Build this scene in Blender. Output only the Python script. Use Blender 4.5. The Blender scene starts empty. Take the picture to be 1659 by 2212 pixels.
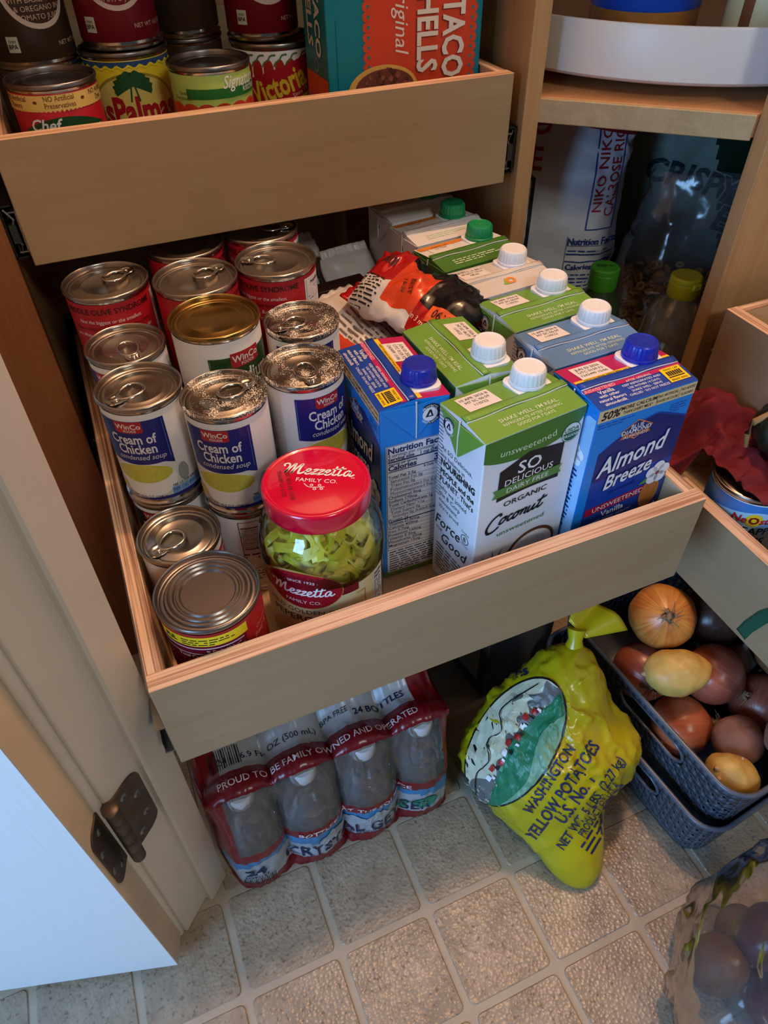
import bpy, math, random
from mathutils import Vector, Matrix, noise
from mathutils.bvhtree import BVHTree
from mathutils.geometry import tessellate_polygon

# ------------------------------------------------------------------ camera, world, lights, exposure
scene = bpy.context.scene
COL = scene.collection
PI = math.pi
R_ = random.Random(7)

cam_d = bpy.data.cameras.new('camera')
cam = bpy.data.objects.new('camera', cam_d)
COL.objects.link(cam)
right = Vector((0.92024648, -0.39107568, -0.01436087))
down = Vector((-0.28272095, -0.63900614, -0.71536006))
fwd = Vector((0.27058324, 0.66236769, -0.69860844))
cam.matrix_world = Matrix((( right.x, -down.x, -fwd.x, 0.05282),
                           ( right.y, -down.y, -fwd.y, -0.30285),
                           ( right.z, -down.z, -fwd.z, 0.85312),
                           (0, 0, 0, 1)))
cam_d.sensor_fit = 'VERTICAL'
cam_d.sensor_height = 36.0
cam_d.lens = 1520.22 / 2212 * 36.0
cam_d.clip_start = 0.01
scene.camera = cam

scene.view_settings.view_transform = 'Standard'
scene.view_settings.look = 'None'
scene.view_settings.exposure = 0.0
scene.view_settings.gamma = 1.0
scene.view_settings.use_curve_mapping = False

world = bpy.data.worlds.new('world')
scene.world = world
world.use_nodes = True
bg = world.node_tree.nodes['Background']
bg.inputs['Color'].default_value = (0.74, 0.86, 1.0, 1)
bg.inputs['Strength'].default_value = 0.045


def add_light(name, kind, loc, energy, color, target=None, **kw):
    d = bpy.data.lights.new(name, kind)
    d.energy = energy
    d.color = color
    for k, v in kw.items():
        setattr(d, k, v)
    o = bpy.data.objects.new(name, d)
    COL.objects.link(o)
    o.location = loc
    if target is not None:
        o.rotation_euler = (Vector(target) - Vector(loc)).to_track_quat('-Z', 'Y').to_euler()
    return o


# the bulb of the pantry's ceiling lamp
add_light('pantry_ceiling_bulb', 'POINT', (0.56, 0.30, 2.05), 45.0, (1.0, 0.57, 0.32), shadow_soft_size=0.06)
# daylight from the kitchen window, outside the pantry door
add_light('kitchen_window_daylight', 'AREA', (-1.80, -0.92, 1.05), 56.0, (0.29, 0.57, 1.0),
          target=(0.1, 0.0, 0.35), shape='RECTANGLE', size=1.1, size_y=1.0)

# the kitchen's own ceiling light, out in the room behind the photographer
add_light('kitchen_ceiling_light', 'AREA', (0.55, -2.0, 2.25), 15.0, (1.0, 0.97, 0.86), target=(0.35, 0.2, 0.6), shape='DISK', size=0.45)

# ------------------------------------------------------------------ materials
def lin(c):
    def f(x):
        x /= 255.0
        return x / 12.92 if x <= 0.04045 else ((x + 0.055) / 1.055) ** 2.4
    return (f(c[0]), f(c[1]), f(c[2]), 1.0)


MATS = {}


def nodes(m):
    nt = m.node_tree
    return nt, nt.nodes, nt.links, nt.nodes['Principled BSDF']


def pm(name, col, rough=0.5, metal=0.0, spec=0.5, bump=0.0, bscale=200.0, vary=0.0, vscale=40.0, coat=0.0, sub=0.0,
       stretch=(1, 1, 1), col2=None):
    """plain principled material with optional procedural colour variation and fine relief"""
    if name in MATS:
        return MATS[name]
    m = bpy.data.materials.new(name)
    m.use_nodes = True
    nt, N, L, b = nodes(m)
    c = lin(col)
    b.inputs['Base Color'].default_value = c
    b.inputs['Roughness'].default_value = rough
    b.inputs['Metallic'].default_value = metal
    b.inputs['Specular IOR Level'].default_value = spec
    b.inputs['Coat Weight'].default_value = coat
    if sub:
        b.inputs['Subsurface Weight'].default_value = sub
        b.inputs['Subsurface Radius'].default_value = (0.01, 0.006, 0.003)
        b.inputs['Subsurface Scale'].default_value = 0.5
    if bump or vary or col2:
        tc = N.new('ShaderNodeTexCoord')
        mp = N.new('ShaderNodeMapping')
        mp.inputs['Scale'].default_value = stretch
        L.new(tc.outputs['Object'], mp.inputs['Vector'])
        if bump:
            n1 = N.new('ShaderNodeTexNoise')
            n1.inputs['Scale'].default_value = bscale
            n1.inputs['Detail'].default_value = 4
            L.new(mp.outputs[0], n1.inputs['Vector'])
            bp = N.new('ShaderNodeBump')
            bp.inputs['Strength'].default_value = bump
            bp.inputs['Distance'].default_value = 0.002
            L.new(n1.outputs['Fac'], bp.inputs['Height'])
            L.new(bp.outputs[0], b.inputs['Normal'])
        if vary or col2:
            n2 = N.new('ShaderNodeTexNoise')
            n2.inputs['Scale'].default_value = vscale
            n2.inputs['Detail'].default_value = 5
            L.new(mp.outputs[0], n2.inputs['Vector'])
            r = N.new('ShaderNodeValToRGB')
            r.color_ramp.elements[0].position = 0.32
            r.color_ramp.elements[1].position = 0.68
            if col2:
                r.color_ramp.elements[0].color = c
                r.color_ramp.elements[1].color = lin(col2)
            else:
                r.color_ramp.elements[0].color = tuple(x * (1 - vary) for x in c[:3]) + (1,)
                r.color_ramp.elements[1].color = tuple(min(1, x * (1 + vary)) for x in c[:3]) + (1,)
            L.new(n2.outputs['Fac'], r.inputs[0])
            L.new(r.outputs[0], b.inputs['Base Color'])
    MATS[name] = m
    return m


def wood(name, c1, c2, axis=0, scale=1.0, rough=0.5, bump=0.05):
    """birch-like veneer: grain runs along `axis` of the object"""
    if name in MATS:
        return MATS[name]
    m = bpy.data.materials.new(name)
    m.use_nodes = True
    nt, N, L, b = nodes(m)
    b.inputs['Roughness'].default_value = rough
    tc = N.new('ShaderNodeTexCoord')
    mp = N.new('ShaderNodeMapping')
    s = [28 * scale] * 3
    s[axis] = 3.2 * scale
    mp.inputs['Scale'].default_value = s
    L.new(tc.outputs['Object'], mp.inputs['Vector'])
    n1 = N.new('ShaderNodeTexNoise')
    n1.inputs['Scale'].default_value = 1.0
    n1.inputs['Detail'].default_value = 6
    n1.inputs['Roughness'].default_value = 0.6
    n1.inputs['Distortion'].default_value = 0.6
    L.new(mp.outputs[0], n1.inputs['Vector'])
    mp2 = N.new('ShaderNodeMapping')
    s2 = [420 * scale] * 3
    s2[axis] = 14 * scale
    mp2.inputs['Scale'].default_value = s2
    L.new(tc.outputs['Object'], mp2.inputs['Vector'])
    n2 = N.new('ShaderNodeTexNoise')
    n2.inputs['Scale'].default_value = 1.0
    n2.inputs['Detail'].default_value = 3
    L.new(mp2.outputs[0], n2.inputs['Vector'])
    mx = N.new('ShaderNodeMath')
    mx.operation = 'MULTIPLY_ADD'
    mx.inputs[1].default_value = 0.35
    L.new(n2.outputs['Fac'], mx.inputs[0])
    sc_ = N.new('ShaderNodeMath')
    sc_.operation = 'MULTIPLY'
    sc_.inputs[1].default_value = 0.65
    L.new(n1.outputs['Fac'], sc_.inputs[0])
    L.new(sc_.outputs[0], mx.inputs[2])
    r = N.new('ShaderNodeValToRGB')
    r.color_ramp.elements[0].position = 0.3
    r.color_ramp.elements[1].position = 0.66
    r.color_ramp.elements[0].color = lin(c2)
    r.color_ramp.elements[1].color = lin(c1)
    L.new(mx.outputs[0], r.inputs[0])
    L.new(r.outputs[0], b.inputs['Base Color'])
    bp = N.new('ShaderNodeBump')
    bp.inputs['Strength'].default_value = bump
    bp.inputs['Distance'].default_value = 0.001
    L.new(n2.outputs['Fac'], bp.inputs['Height'])
    L.new(bp.outputs[0], b.inputs['Normal'])
    MATS[name] = m
    return m


def ply(name, c1, c2, across, along, bands=7.0, thick=0.015):
    """edge of a plywood board: thin plies stacked across the thickness, broken grain along the length"""
    if name in MATS:
        return MATS[name]
    m = bpy.data.materials.new(name)
    m.use_nodes = True
    nt, N, L, b = nodes(m)
    b.inputs['Roughness'].default_value = 0.6
    tc = N.new('ShaderNodeTexCoord')
    mp = N.new('ShaderNodeMapping')
    s = [4.0] * 3
    s[across] = bands / thick
    s[along] = 6.0
    mp.inputs['Scale'].default_value = s
    L.new(tc.outputs['Object'], mp.inputs['Vector'])
    n1 = N.new('ShaderNodeTexNoise')
    n1.inputs['Scale'].default_value = 1.0
    n1.inputs['Detail'].default_value = 1.5
    L.new(mp.outputs[0], n1.inputs['Vector'])
    r = N.new('ShaderNodeValToRGB')
    r.color_ramp.elements[0].position = 0.36
    r.color_ramp.elements[1].position = 0.56
    r.color_ramp.elements[0].color = lin(c2)
    r.color_ramp.elements[1].color = lin(c1)
    L.new(n1.outputs['Fac'], r.inputs[0])
    mp2 = N.new('ShaderNodeMapping')
    s = [500.0] * 3
    s[along] = 40.0
    mp2.inputs['Scale'].default_value = s
    L.new(tc.outputs['Object'], mp2.inputs['Vector'])
    n2 = N.new('ShaderNodeTexNoise')
    n2.inputs['Scale'].default_value = 1.0
    L.new(mp2.outputs[0], n2.inputs['Vector'])
    mix = N.new('ShaderNodeMix')
    mix.data_type = 'RGBA'
    mix.blend_type = 'MULTIPLY'
    mix.inputs['Factor'].default_value = 0.35
    L.new(r.outputs[0], mix.inputs['A'])
    L.new(n2.outputs['Color'], mix.inputs['B'])
    g = N.new('ShaderNodeMix')
    g.data_type = 'RGBA'
    g.inputs['Factor'].default_value = 0.25
    L.new(r.outputs[0], g.inputs['B'])
    L.new(mix.outputs['Result'], g.inputs['A'])
    L.new(g.outputs['Result'], b.inputs['Base Color'])
    MATS[name] = m
    return m


def film(name, tint=(1, 1, 1), gloss=0.10, rough=0.08, haze=0.0, bump=0.0, bscale=30.0, hazecol=(0.8, 0.82, 0.85), ior=1.45, gcol=1.0):
    """thin clear plastic or glass: lets light through, mirrors some of it, may be a little milky"""
    if name in MATS:
        return MATS[name]
    m = bpy.data.materials.new(name)
    m.use_nodes = True
    nt = m.node_tree
    N, L = nt.nodes, nt.links
    N.remove(N['Principled BSDF'])
    out = N['Material Output']
    tr = N.new('ShaderNodeBsdfTransparent')
    tr.inputs['Color'].default_value = (*tint, 1)
    gl = N.new('ShaderNodeBsdfGlossy')
    gl.inputs['Roughness'].default_value = rough
    gl.inputs['Color'].default_value = (gcol, gcol, gcol, 1)
    fr = N.new('ShaderNodeFresnel')
    fr.inputs['IOR'].default_value = ior
    ad = N.new('ShaderNodeMath')
    ad.operation = 'ADD'
    ad.use_clamp = True
    ad.inputs[1].default_value = gloss
    L.new(fr.outputs[0], ad.inputs[0])
    mix = N.new('ShaderNodeMixShader')
    L.new(ad.outputs[0], mix.inputs[0])
    if haze > 0:
        df = N.new('ShaderNodeBsdfDiffuse')
        df.inputs['Color'].default_value = (*hazecol, 1)
        m2 = N.new('ShaderNodeMixShader')
        m2.inputs[0].default_value = haze
        L.new(tr.outputs[0], m2.inputs[1])
        L.new(df.outputs[0], m2.inputs[2])
        L.new(m2.outputs[0], mix.inputs[1])
    else:
        L.new(tr.outputs[0], mix.inputs[1])
    L.new(gl.outputs[0], mix.inputs[2])
    L.new(mix.outputs[0], out.inputs['Surface'])
    if bump:
        tc = N.new('ShaderNodeTexCoord')
        n1 = N.new('ShaderNodeTexNoise')
        n1.inputs['Scale'].default_value = bscale
        n1.inputs['Detail'].default_value = 3
        L.new(tc.outputs['Object'], n1.inputs['Vector'])
        bp = N.new('ShaderNodeBump')
        bp.inputs['Strength'].default_value = bump
        bp.inputs['Distance'].default_value = 0.01
        L.new(n1.outputs['Fac'], bp.inputs['Height'])
        L.new(bp.outputs[0], gl.inputs['Normal'])
        L.new(bp.outputs[0], fr.inputs['Normal'])
    MATS[name] = m
    return m


# ------------------------------------------------------------------ mesh builder
class MB:
    def __init__(self):
        self.v, self.f, self.m, self.mats = [], [], [], []

    def mi(self, mat):
        if mat not in self.mats:
            self.mats.append(mat)
        return self.mats.index(mat)

    def add(self, vs, fs, mat):
        o = len(self.v)
        self.v.extend([tuple(p) for p in vs])
        k = self.mi(mat)
        for f in fs:
            self.f.append(tuple(i + o for i in f))
            self.m.append(k)
        return self

    def box(self, a, b, mat, topmat=None, M=None):
        (x0, y0, z0), (x1, y1, z1) = a, b
        vs = [Vector(p) for p in ((x0, y0, z0), (x1, y0, z0), (x1, y1, z0), (x0, y1, z0), (x0, y0, z1), (x1, y0, z1), (x1, y1, z1), (x0, y1, z1))]
        if M is not None:
            vs = [M @ p for p in vs]
        fs = [(0, 3, 2, 1), (0, 1, 5, 4), (1, 2, 6, 5), (2, 3, 7, 6), (3, 0, 4, 7)]
        self.add(vs, fs + ([(4, 5, 6, 7)] if topmat is None else []), mat)
        if topmat is not None:
            self.add(vs, [(4, 5, 6, 7)], topmat)
        return self

    def prism(self, poly, z0, z1, mat, M=None):
        n = len(poly)
        vs = [Vector((x, y, z0)) for x, y in poly] + [Vector((x, y, z1)) for x, y in poly]
        if M is not None:
            vs = [M @ p for p in vs]
        fs = [tuple(range(n - 1, -1, -1)), tuple(range(n, 2 * n))] + [(i, (i + 1) % n, n + (i + 1) % n, n + i) for i in range(n)]
        return self.add(vs, fs, mat)

    def lathe(self, prof, mat, seg=40, c=(0, 0, 0), M=None, fr=None):
        """prof = [(r, z), ...]; fr(r, z, angle) may change the radius"""
        vs, fs = [], []
        idx = []
        for r, z in prof:
            if r < 1e-7:
                idx.append([len(vs)])
                vs.append(Vector((c[0], c[1], c[2] + z)))
            else:
                row = []
                for i in range(seg):
                    a = 2 * PI * i / seg
                    rr = fr(r, z, a) if fr else r
                    row.append(len(vs))
                    vs.append(Vector((c[0] + rr * math.cos(a), c[1] + rr * math.sin(a), c[2] + z)))
                idx.append(row)
        for A, B in zip(idx, idx[1:]):
            for i in range(seg):
                j = (i + 1) % seg
                if len(A) == 1 and len(B) == 1:
                    continue
                if len(A) == 1:
                    fs.append((A[0], B[j], B[i]))
                elif len(B) == 1:
                    fs.append((A[i], A[j], B[0]))
                else:
                    fs.append((A[i], A[j], B[j], B[i]))
        if M is not None:
            vs = [M @ p for p in vs]
        return self.add(vs, fs, mat)

    def tube(self, pts, r, mat, seg=8, closed=False, flat=1.0, up=Vector((0, 0, 1))):
        pts = [Vector(p) for p in pts]
        n = len(pts)
        vs, fs = [], []
        for i, p in enumerate(pts):
            a = pts[(i - 1) % n] if closed or i > 0 else p
            b = pts[(i + 1) % n] if closed or i < n - 1 else p
            t = (b - a).normalized()
            u = up if abs(t.dot(up)) < 0.95 else Vector((1, 0, 0))
            s = t.cross(u).normalized()
            w = s.cross(t).normalized()
            rr = r[i] if isinstance(r, (list, tuple)) else r
            for k in range(seg):
                an = 2 * PI * k / seg
                vs.append(p + s * (rr * math.cos(an)) + w * (rr * flat * math.sin(an)))
        m = n if closed else n - 1
        for i in range(m):
            j = (i + 1) % n
            for k in range(seg):
                l = (k + 1) % seg
                fs.append((i * seg + k, i * seg + l, j * seg + l, j * seg + k))
        if not closed:
            fs.append(tuple(range(seg - 1, -1, -1)))
            fs.append(tuple((n - 1) * seg + k for k in range(seg)))
        return self.add(vs, fs, mat)

    def sheet(self, fn, nu, nv, mat, wrap_u=False):
        """fn(s, t) with s, t in 0..1; mat may be a function of (s, t)"""
        cols = nu if wrap_u else nu + 1
        vs = [Vector(fn(i / nu, j / nv)) for j in range(nv + 1) for i in range(cols)]
        o = len(self.v)
        self.v.extend([tuple(p) for p in vs])
        for j in range(nv):
            for i in range(nu):
                i2 = (i + 1) % cols
                k = self.mi(mat((i + .5) / nu, (j + .5) / nv) if callable(mat) else mat)
                self.f.append((o + j * cols + i, o + j * cols + i2, o + (j + 1) * cols + i2, o + (j + 1) * cols + i))
                self.m.append(k)
        return self

    # ---- flat print laid on a surface; surf(u, v, off) gives the point
    def cols(self, surf, u0, u1, lo, hi, mat, n=12, nv=1, off=0.0002):
        flo = lo if callable(lo) else (lambda u: lo)
        fhi = hi if callable(hi) else (lambda u: hi)
        def fn(s, t):
            u = u0 + (u1 - u0) * s
            a, b = flo(u), fhi(u)
            return surf(u, a + (b - a) * t, off)
        return self.sheet(fn, n, nv, mat)

    def rect(self, surf, x, y, w, h, mat, n=1, nv=1, off=0.0002):
        """rectangle centred at (x, y)"""
        return self.cols(surf, x - w / 2, x + w / 2, y - h / 2, y + h / 2, mat, n, nv, off)

    def ell(self, surf, x, y, rx, ry, mat, n=20, nv=1, off=0.0002):
        def h(u):
            q = max(0.0, 1 - ((u - x) / rx) ** 2)
            return ry * math.sqrt(q)
        # sample by angle so the rounded ends stay smooth
        def fn(s, t):
            a = PI * (1 - s)
            u = x + rx * math.cos(a)
            k = ry * math.sin(a)
            return surf(u, y - k + 2 * k * t, off)
        return self.sheet(fn, n, nv, mat)

    def ring(self, surf, x, y, r0, r1, mat, n=28, off=0.0002, sy=1.0):
        def fn(s, t):
            a = -2 * PI * s
            r = r0 + (r1 - r0) * t
            return surf(x + r * math.cos(a), y + sy * r * math.sin(a), off)
        return self.sheet(fn, n, 1, mat)

    def poly(self, surf, pts, mat, off=0.0002):
        tri = tessellate_polygon([[Vector((a, b, 0)) for a, b in pts]])
        area = sum(pts[i][0] * pts[(i + 1) % len(pts)][1] - pts[(i + 1) % len(pts)][0] * pts[i][1] for i in range(len(pts)))
        vs = [surf(a, b, off) for a, b in pts]
        out = []
        for t in tri:
            a, b, c = [pts[i] for i in t]
            s = (b[0] - a[0]) * (c[1] - a[1]) - (c[0] - a[0]) * (b[1] - a[1])
            out.append(tuple(t) if s > 0 else tuple(reversed(t)))
        return self.add(vs, out, mat)

    def bar(self, surf, x0, y0, x1, y1, th, mat, n=1, off=0.0002):
        dx, dy = x1 - x0, y1 - y0
        l = math.hypot(dx, dy) or 1
        nx, ny = -dy / l * th / 2, dx / l * th / 2
        def fn(s, t):
            k = 2 * t - 1
            return surf(x0 + dx * s + nx * k, y0 + dy * s + ny * k, off)
        return self.sheet(fn, n, 1, mat)

    def stroke(self, surf, pts, th, mat, off=0.0002, n=5, closed=False):
        """brush stroke through the points (Catmull-Rom)"""
        P = [Vector((a, b, 0)) for a, b in pts]
        Q = []
        m = len(P)
        for i in range(m - 1):
            p0, p1, p2, p3 = P[max(i - 1, 0)], P[i], P[i + 1], P[min(i + 2, m - 1)]
            for k in range(n):
                t = k / n
                Q.append(0.5 * ((2 * p1) + (p2 - p0) * t + (2 * p0 - 5 * p1 + 4 * p2 - p3) * t * t + (3 * p1 - p0 - 3 * p2 + p3) * t ** 3))
        Q.append(P[-1])
        vs, fs = [], []
        for i, q in enumerate(Q):
            a, b = Q[max(i - 1, 0)], Q[min(i + 1, len(Q) - 1)]
            d = (b - a)
            if d.length < 1e-9:
                d = Vector((1, 0, 0))
            d.normalize()
            w = th / 2
            vs.append(surf(q.x + d.y * w, q.y - d.x * w, off))
            vs.append(surf(q.x - d.y * w, q.y + d.x * w, off))
        for i in range(len(Q) - 1):
            fs.append((2 * i, 2 * i + 2, 2 * i + 3, 2 * i + 1))
        return self.add(vs, fs, mat)

    def text(self, surf, s, x, y, size, mat, al='C', rot=0.0, sx=1.0, shear=0.0, bold=0.0, off=0.0003, arc=None, maxw=None):
        """lettering; x, y is the middle of the line (or its left end with al='L')"""
        vs, fs, w = glyphs(s, bold)
        if maxw and w * size * sx > maxw:
            sx = maxw / (w * size)
        ca, sa = math.cos(rot), math.sin(rot)
        x0 = {'C': -w / 2, 'L': 0.0, 'R': -w}[al]
        out = []
        for a, b in vs:
            u = (a + x0) * size * sx + shear * (b - 0.35) * size
            v = (b - 0.35) * size
            if arc:   # bend the line round a circle of that radius (negative = smile)
                an = u / arc
                u, v = (arc + v) * math.sin(an), (arc + v) * math.cos(an) - arc
            out.append(surf(x + u * ca - v * sa, y + u * sa + v * ca, off))
        return self.add(out, fs, mat)

    def micro(self, surf, x, y, w, lines, lh, mat, th=0.45, off=0.0003, seed=1, rot=0.0, last=0.6):
        """lines of print too small to read: short dashes; x, y = top left"""
        r = random.Random(seed)
        ca, sa = math.cos(rot), math.sin(rot)
        S = lambda u, v, o: surf(x + u * ca - v * sa, y + u * sa + v * ca, o)
        for i in range(lines):
            v = -(i + .5) * lh
            u = 0.0
            end = w * (last if i == lines - 1 else r.uniform(.86, 1.0))
            while u < end:
                l = min(lh * r.uniform(.9, 3.4), end - u)
                self.bar(S, u, v, u + l, v, lh * th, mat, 1, off)
                u += l + lh * .5
        return self

    def obj(self, name, parent=None, smooth=35, loc=None, mods=()):
        me = bpy.data.meshes.new(name)
        me.from_pydata(self.v, [], self.f)
        for mt in self.mats:
            me.materials.append(mt)
        me.polygons.foreach_set('material_index', self.m)
        if smooth:
            me.polygons.foreach_set('use_smooth', [True] * len(self.f))
            me.set_sharp_from_angle(angle=math.radians(smooth))
        me.update()
        o = bpy.data.objects.new(name, me)
        COL.objects.link(o)
        if parent is not None:
            o.parent = parent
        if loc is not None:
            o.location = loc
        for kind, kw in mods:
            md = o.modifiers.new(kind.lower(), kind)
            for k, v in kw.items():
                setattr(md, k, v)
        return o


GL = {}


def glyphs(s, bold=0.0):
    key = (s, round(bold, 4))
    if key not in GL:
        c = bpy.data.curves.new('lettering_curve', 'FONT')
        c.body = s
        c.size = 1.0
        c.resolution_u = 2
        c.offset = bold
        c.fill_mode = 'FRONT'
        o = bpy.data.objects.new('lettering_curve', c)
        me = o.to_mesh()
        vs = [(p.co.x, p.co.y) for p in me.vertices]
        fs = []
        for q in me.polygons:
            t = list(q.vertices)
            a, b, d = [vs[i] for i in t[:3]]
            sgn = (b[0] - a[0]) * (d[1] - a[1]) - (d[0] - a[0]) * (b[1] - a[1])
            fs.append(tuple(t) if sgn >= 0 else tuple(reversed(t)))
        o.to_mesh_clear()
        bpy.data.objects.remove(o)
        bpy.data.curves.remove(c)
        lo = min((p[0] for p in vs), default=0)
        hi = max((p[0] for p in vs), default=0)
        vs = [(a - lo, b) for a, b in vs]
        GL[key] = (vs, fs, hi - lo)
    return GL[key]


# ------------------------------------------------------------------ things, parts, setting
def tag(o, label, cat, group=None, kind=None):
    o['label'] = label
    o['category'] = cat
    if group:
        o['group'] = group
    if kind:
        o['kind'] = kind
    return o


def thing(name, label, cat, loc=(0, 0, 0), rotz=0.0, group=None, rot=None):
    o = bpy.data.objects.new(name, None)
    o.empty_display_size = 0.02
    COL.objects.link(o)
    o.location = loc
    o.rotation_euler = rot if rot else (0, 0, rotz)
    return tag(o, label, cat, group)


def struct(o, label=None, cat=None):
    o['kind'] = 'structure'
    if label:
        o['label'] = label
    if cat:
        o['category'] = cat
    return o


def bvh_surf(mb_list, o, ex, ey):
    """print surface: the picture plane (origin o, axes ex, ey) pressed onto the built shape"""
    o, ex, ey = Vector(o), Vector(ex).normalized(), Vector(ey).normalized()
    n = ex.cross(ey).normalized()
    vs, fs = [], []
    for mb in mb_list:
        k = len(vs)
        vs += [Vector(p) for p in mb.v]
        fs += [tuple(i + k for i in f) for f in mb.f]
    tree = BVHTree.FromPolygons(vs, fs)

    def surf(u, v, off):
        p = o + ex * u + ey * v
        h, nn, _, _ = tree.ray_cast(p + n * 0.5, -n)
        if h is None:
            h, nn, _, _ = tree.find_nearest(p)
        if nn.dot(n) < 0:
            nn = -nn
        return h + nn * off * 0.5 + n * off * 0.7
    return surf


def fbm(p, s, seed=0.0):
    return noise.fractal(Vector(p) * s + Vector((seed * 13.1, seed * 7.7, seed * 3.3)), 1.0, 2.0, 3)
# ------------------------------------------------------------------ shared materials
BIRCH = wood('birch_veneer', (172, 147, 113), (159, 133, 99), 0, 1.0, 0.45)
BIRCH_Y = wood('birch_veneer_along_depth', (212, 182, 144), (194, 160, 118), 1, 1.0, 0.5)
MAPLE_Z = wood('maple_panel_upright', (196, 156, 106), (172, 128, 82), 2, 1.0, 0.42)
MAPLE_X = wood('maple_shelf', (206, 152, 100), (188, 130, 80), 0, 1.0, 0.5)
PINE_EDGE = wood('pine_shelf_edge', (190, 166, 122), (166, 138, 94), 0, 1.6, 0.55)
PLY_X = ply('plywood_edge_along_width', (236, 200, 168), (182, 132, 100), 1, 0, 7, 0.015)
PLY_Y = ply('plywood_edge_along_depth', (238, 204, 172), (150, 104, 78), 0, 1, 7, 0.0127)
STEEL = pm('galvanised_steel', (150, 150, 148), 0.38, 1.0, vary=0.15, vscale=60)
DARKSTEEL = pm('blackened_slide_steel', (60, 62, 60), 0.4, 0.9)
BRONZE = pm('aged_hinge_bronze', (92, 80, 70), 0.42, 0.75, bump=0.05, bscale=90, vary=0.2, vscale=50)
PAINT = pm('cream_trim_paint', (214, 204, 190), 0.42, bump=0.06, bscale=60, vary=0.05, vscale=12)
WALLP = pm('wall_paint', (205, 198, 184), 0.8, bump=0.05, bscale=120)
WHITE = pm('white_print', (238, 238, 240), 0.5)
BLACK = pm('black_print', (22, 22, 26), 0.5)


def door_paint():
    m = bpy.data.materials.new('white_door_paint_over_moulded_grain')
    m.use_nodes = True
    nt, N, L, b = nodes(m)
    b.inputs['Base Color'].default_value = lin((236, 238, 240))
    b.inputs['Roughness'].default_value = 0.38
    tc = N.new('ShaderNodeTexCoord')
    mp = N.new('ShaderNodeMapping')
    mp.inputs['Scale'].default_value = (170, 170, 7)
    L.new(tc.outputs['Object'], mp.inputs['Vector'])
    n = N.new('ShaderNodeTexNoise')
    n.inputs['Scale'].default_value = 1.0
    n.inputs['Detail'].default_value = 3
    n.inputs['Distortion'].default_value = 0.8
    L.new(mp.outputs[0], n.inputs['Vector'])
    bp = N.new('ShaderNodeBump')
    bp.inputs['Strength'].default_value = 0.35
    bp.inputs['Distance'].default_value = 0.0012
    L.new(n.outputs['Fac'], bp.inputs['Height'])
    L.new(bp.outputs[0], b.inputs['Normal'])
    return m


def vinyl_tile():
    m = bpy.data.materials.new('textured_vinyl_tile')
    m.use_nodes = True
    nt, N, L, b = nodes(m)
    b.inputs['Roughness'].default_value = 0.30
    b.inputs['Specular IOR Level'].default_value = 0.45
    tc = N.new('ShaderNodeTexCoord')
    geo = N.new('ShaderNodeNewGeometry')
    n1 = N.new('ShaderNodeTexNoise')
    n1.inputs['Scale'].default_value = 26
    n1.inputs['Detail'].default_value = 6
    n1.inputs['Roughness'].default_value = 0.7
    L.new(geo.outputs['Position'], n1.inputs['Vector'])
    r = N.new('ShaderNodeValToRGB')
    r.color_ramp.elements[0].position = 0.3
    r.color_ramp.elements[1].position = 0.7
    r.color_ramp.elements[0].color = lin((140, 125, 106))
    r.color_ramp.elements[1].color = lin((174, 158, 136))
    L.new(n1.outputs['Fac'], r.inputs[0])
    n2 = N.new('ShaderNodeTexNoise')
    n2.inputs['Scale'].default_value = 210
    n2.inputs['Detail'].default_value = 3
    L.new(geo.outputs['Position'], n2.inputs['Vector'])
    r2 = N.new('ShaderNodeValToRGB')
    r2.color_ramp.elements[0].position = 0.33
    r2.color_ramp.elements[1].position = 0.42
    r2.color_ramp.elements[0].color = (0.50, 0.47, 0.42, 1)
    r2.color_ramp.elements[1].color = (1, 1, 1, 1)
    L.new(n2.outputs['Fac'], r2.inputs[0])
    mx = N.new('ShaderNodeMix')
    mx.data_type = 'RGBA'
    mx.blend_type = 'MULTIPLY'
    mx.inputs['Factor'].default_value = 0.8
    L.new(r.outputs[0], mx.inputs['A'])
    L.new(r2.outputs[0], mx.inputs['B'])
    L.new(mx.outputs['Result'], b.inputs['Base Color'])
    v = N.new('ShaderNodeTexVoronoi')
    v.inputs['Scale'].default_value = 270
    L.new(geo.outputs['Position'], v.inputs['Vector'])
    n3 = N.new('ShaderNodeTexNoise')
    n3.inputs['Scale'].default_value = 14
    L.new(geo.outputs['Position'], n3.inputs['Vector'])
    ml = N.new('ShaderNodeMath')
    ml.operation = 'MULTIPLY'
    L.new(v.outputs['Distance'], ml.inputs[0])
    L.new(n3.outputs['Fac'], ml.inputs[1])
    bp = N.new('ShaderNodeBump')
    bp.inputs['Strength'].default_value = 0.65
    bp.inputs['Distance'].default_value = 0.0016
    L.new(ml.outputs[0], bp.inputs['Height'])
    L.new(bp.outputs[0], b.inputs['Normal'])
    return m


# ------------------------------------------------------------------ floor
GROUT = pm('pale_grout', (172, 159, 139), 0.5, bump=0.12, bscale=300, vary=0.06, vscale=30)
TILE = vinyl_tile()
mb = MB()
mb.box((-1.6, -1.6, -0.05), (1.5, 1.4, -0.0012), GROUT)
floor = struct(mb.obj('floor', smooth=0), 'vinyl floor of small stone-look squares with pale grout', 'floor')


def rounded_rect(w, h, r, n=4):
    out = []
    for cx, cy, a0 in ((w / 2 - r, h / 2 - r, 0), (-w / 2 + r, h / 2 - r, PI / 2), (-w / 2 + r, -h / 2 + r, PI), (w / 2 - r, -h / 2 + r, 1.5 * PI)):
        for i in range(n + 1):
            a = a0 + PI / 2 * i / n
            out.append((cx + r * math.cos(a), cy + r * math.sin(a)))
    return out


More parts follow.
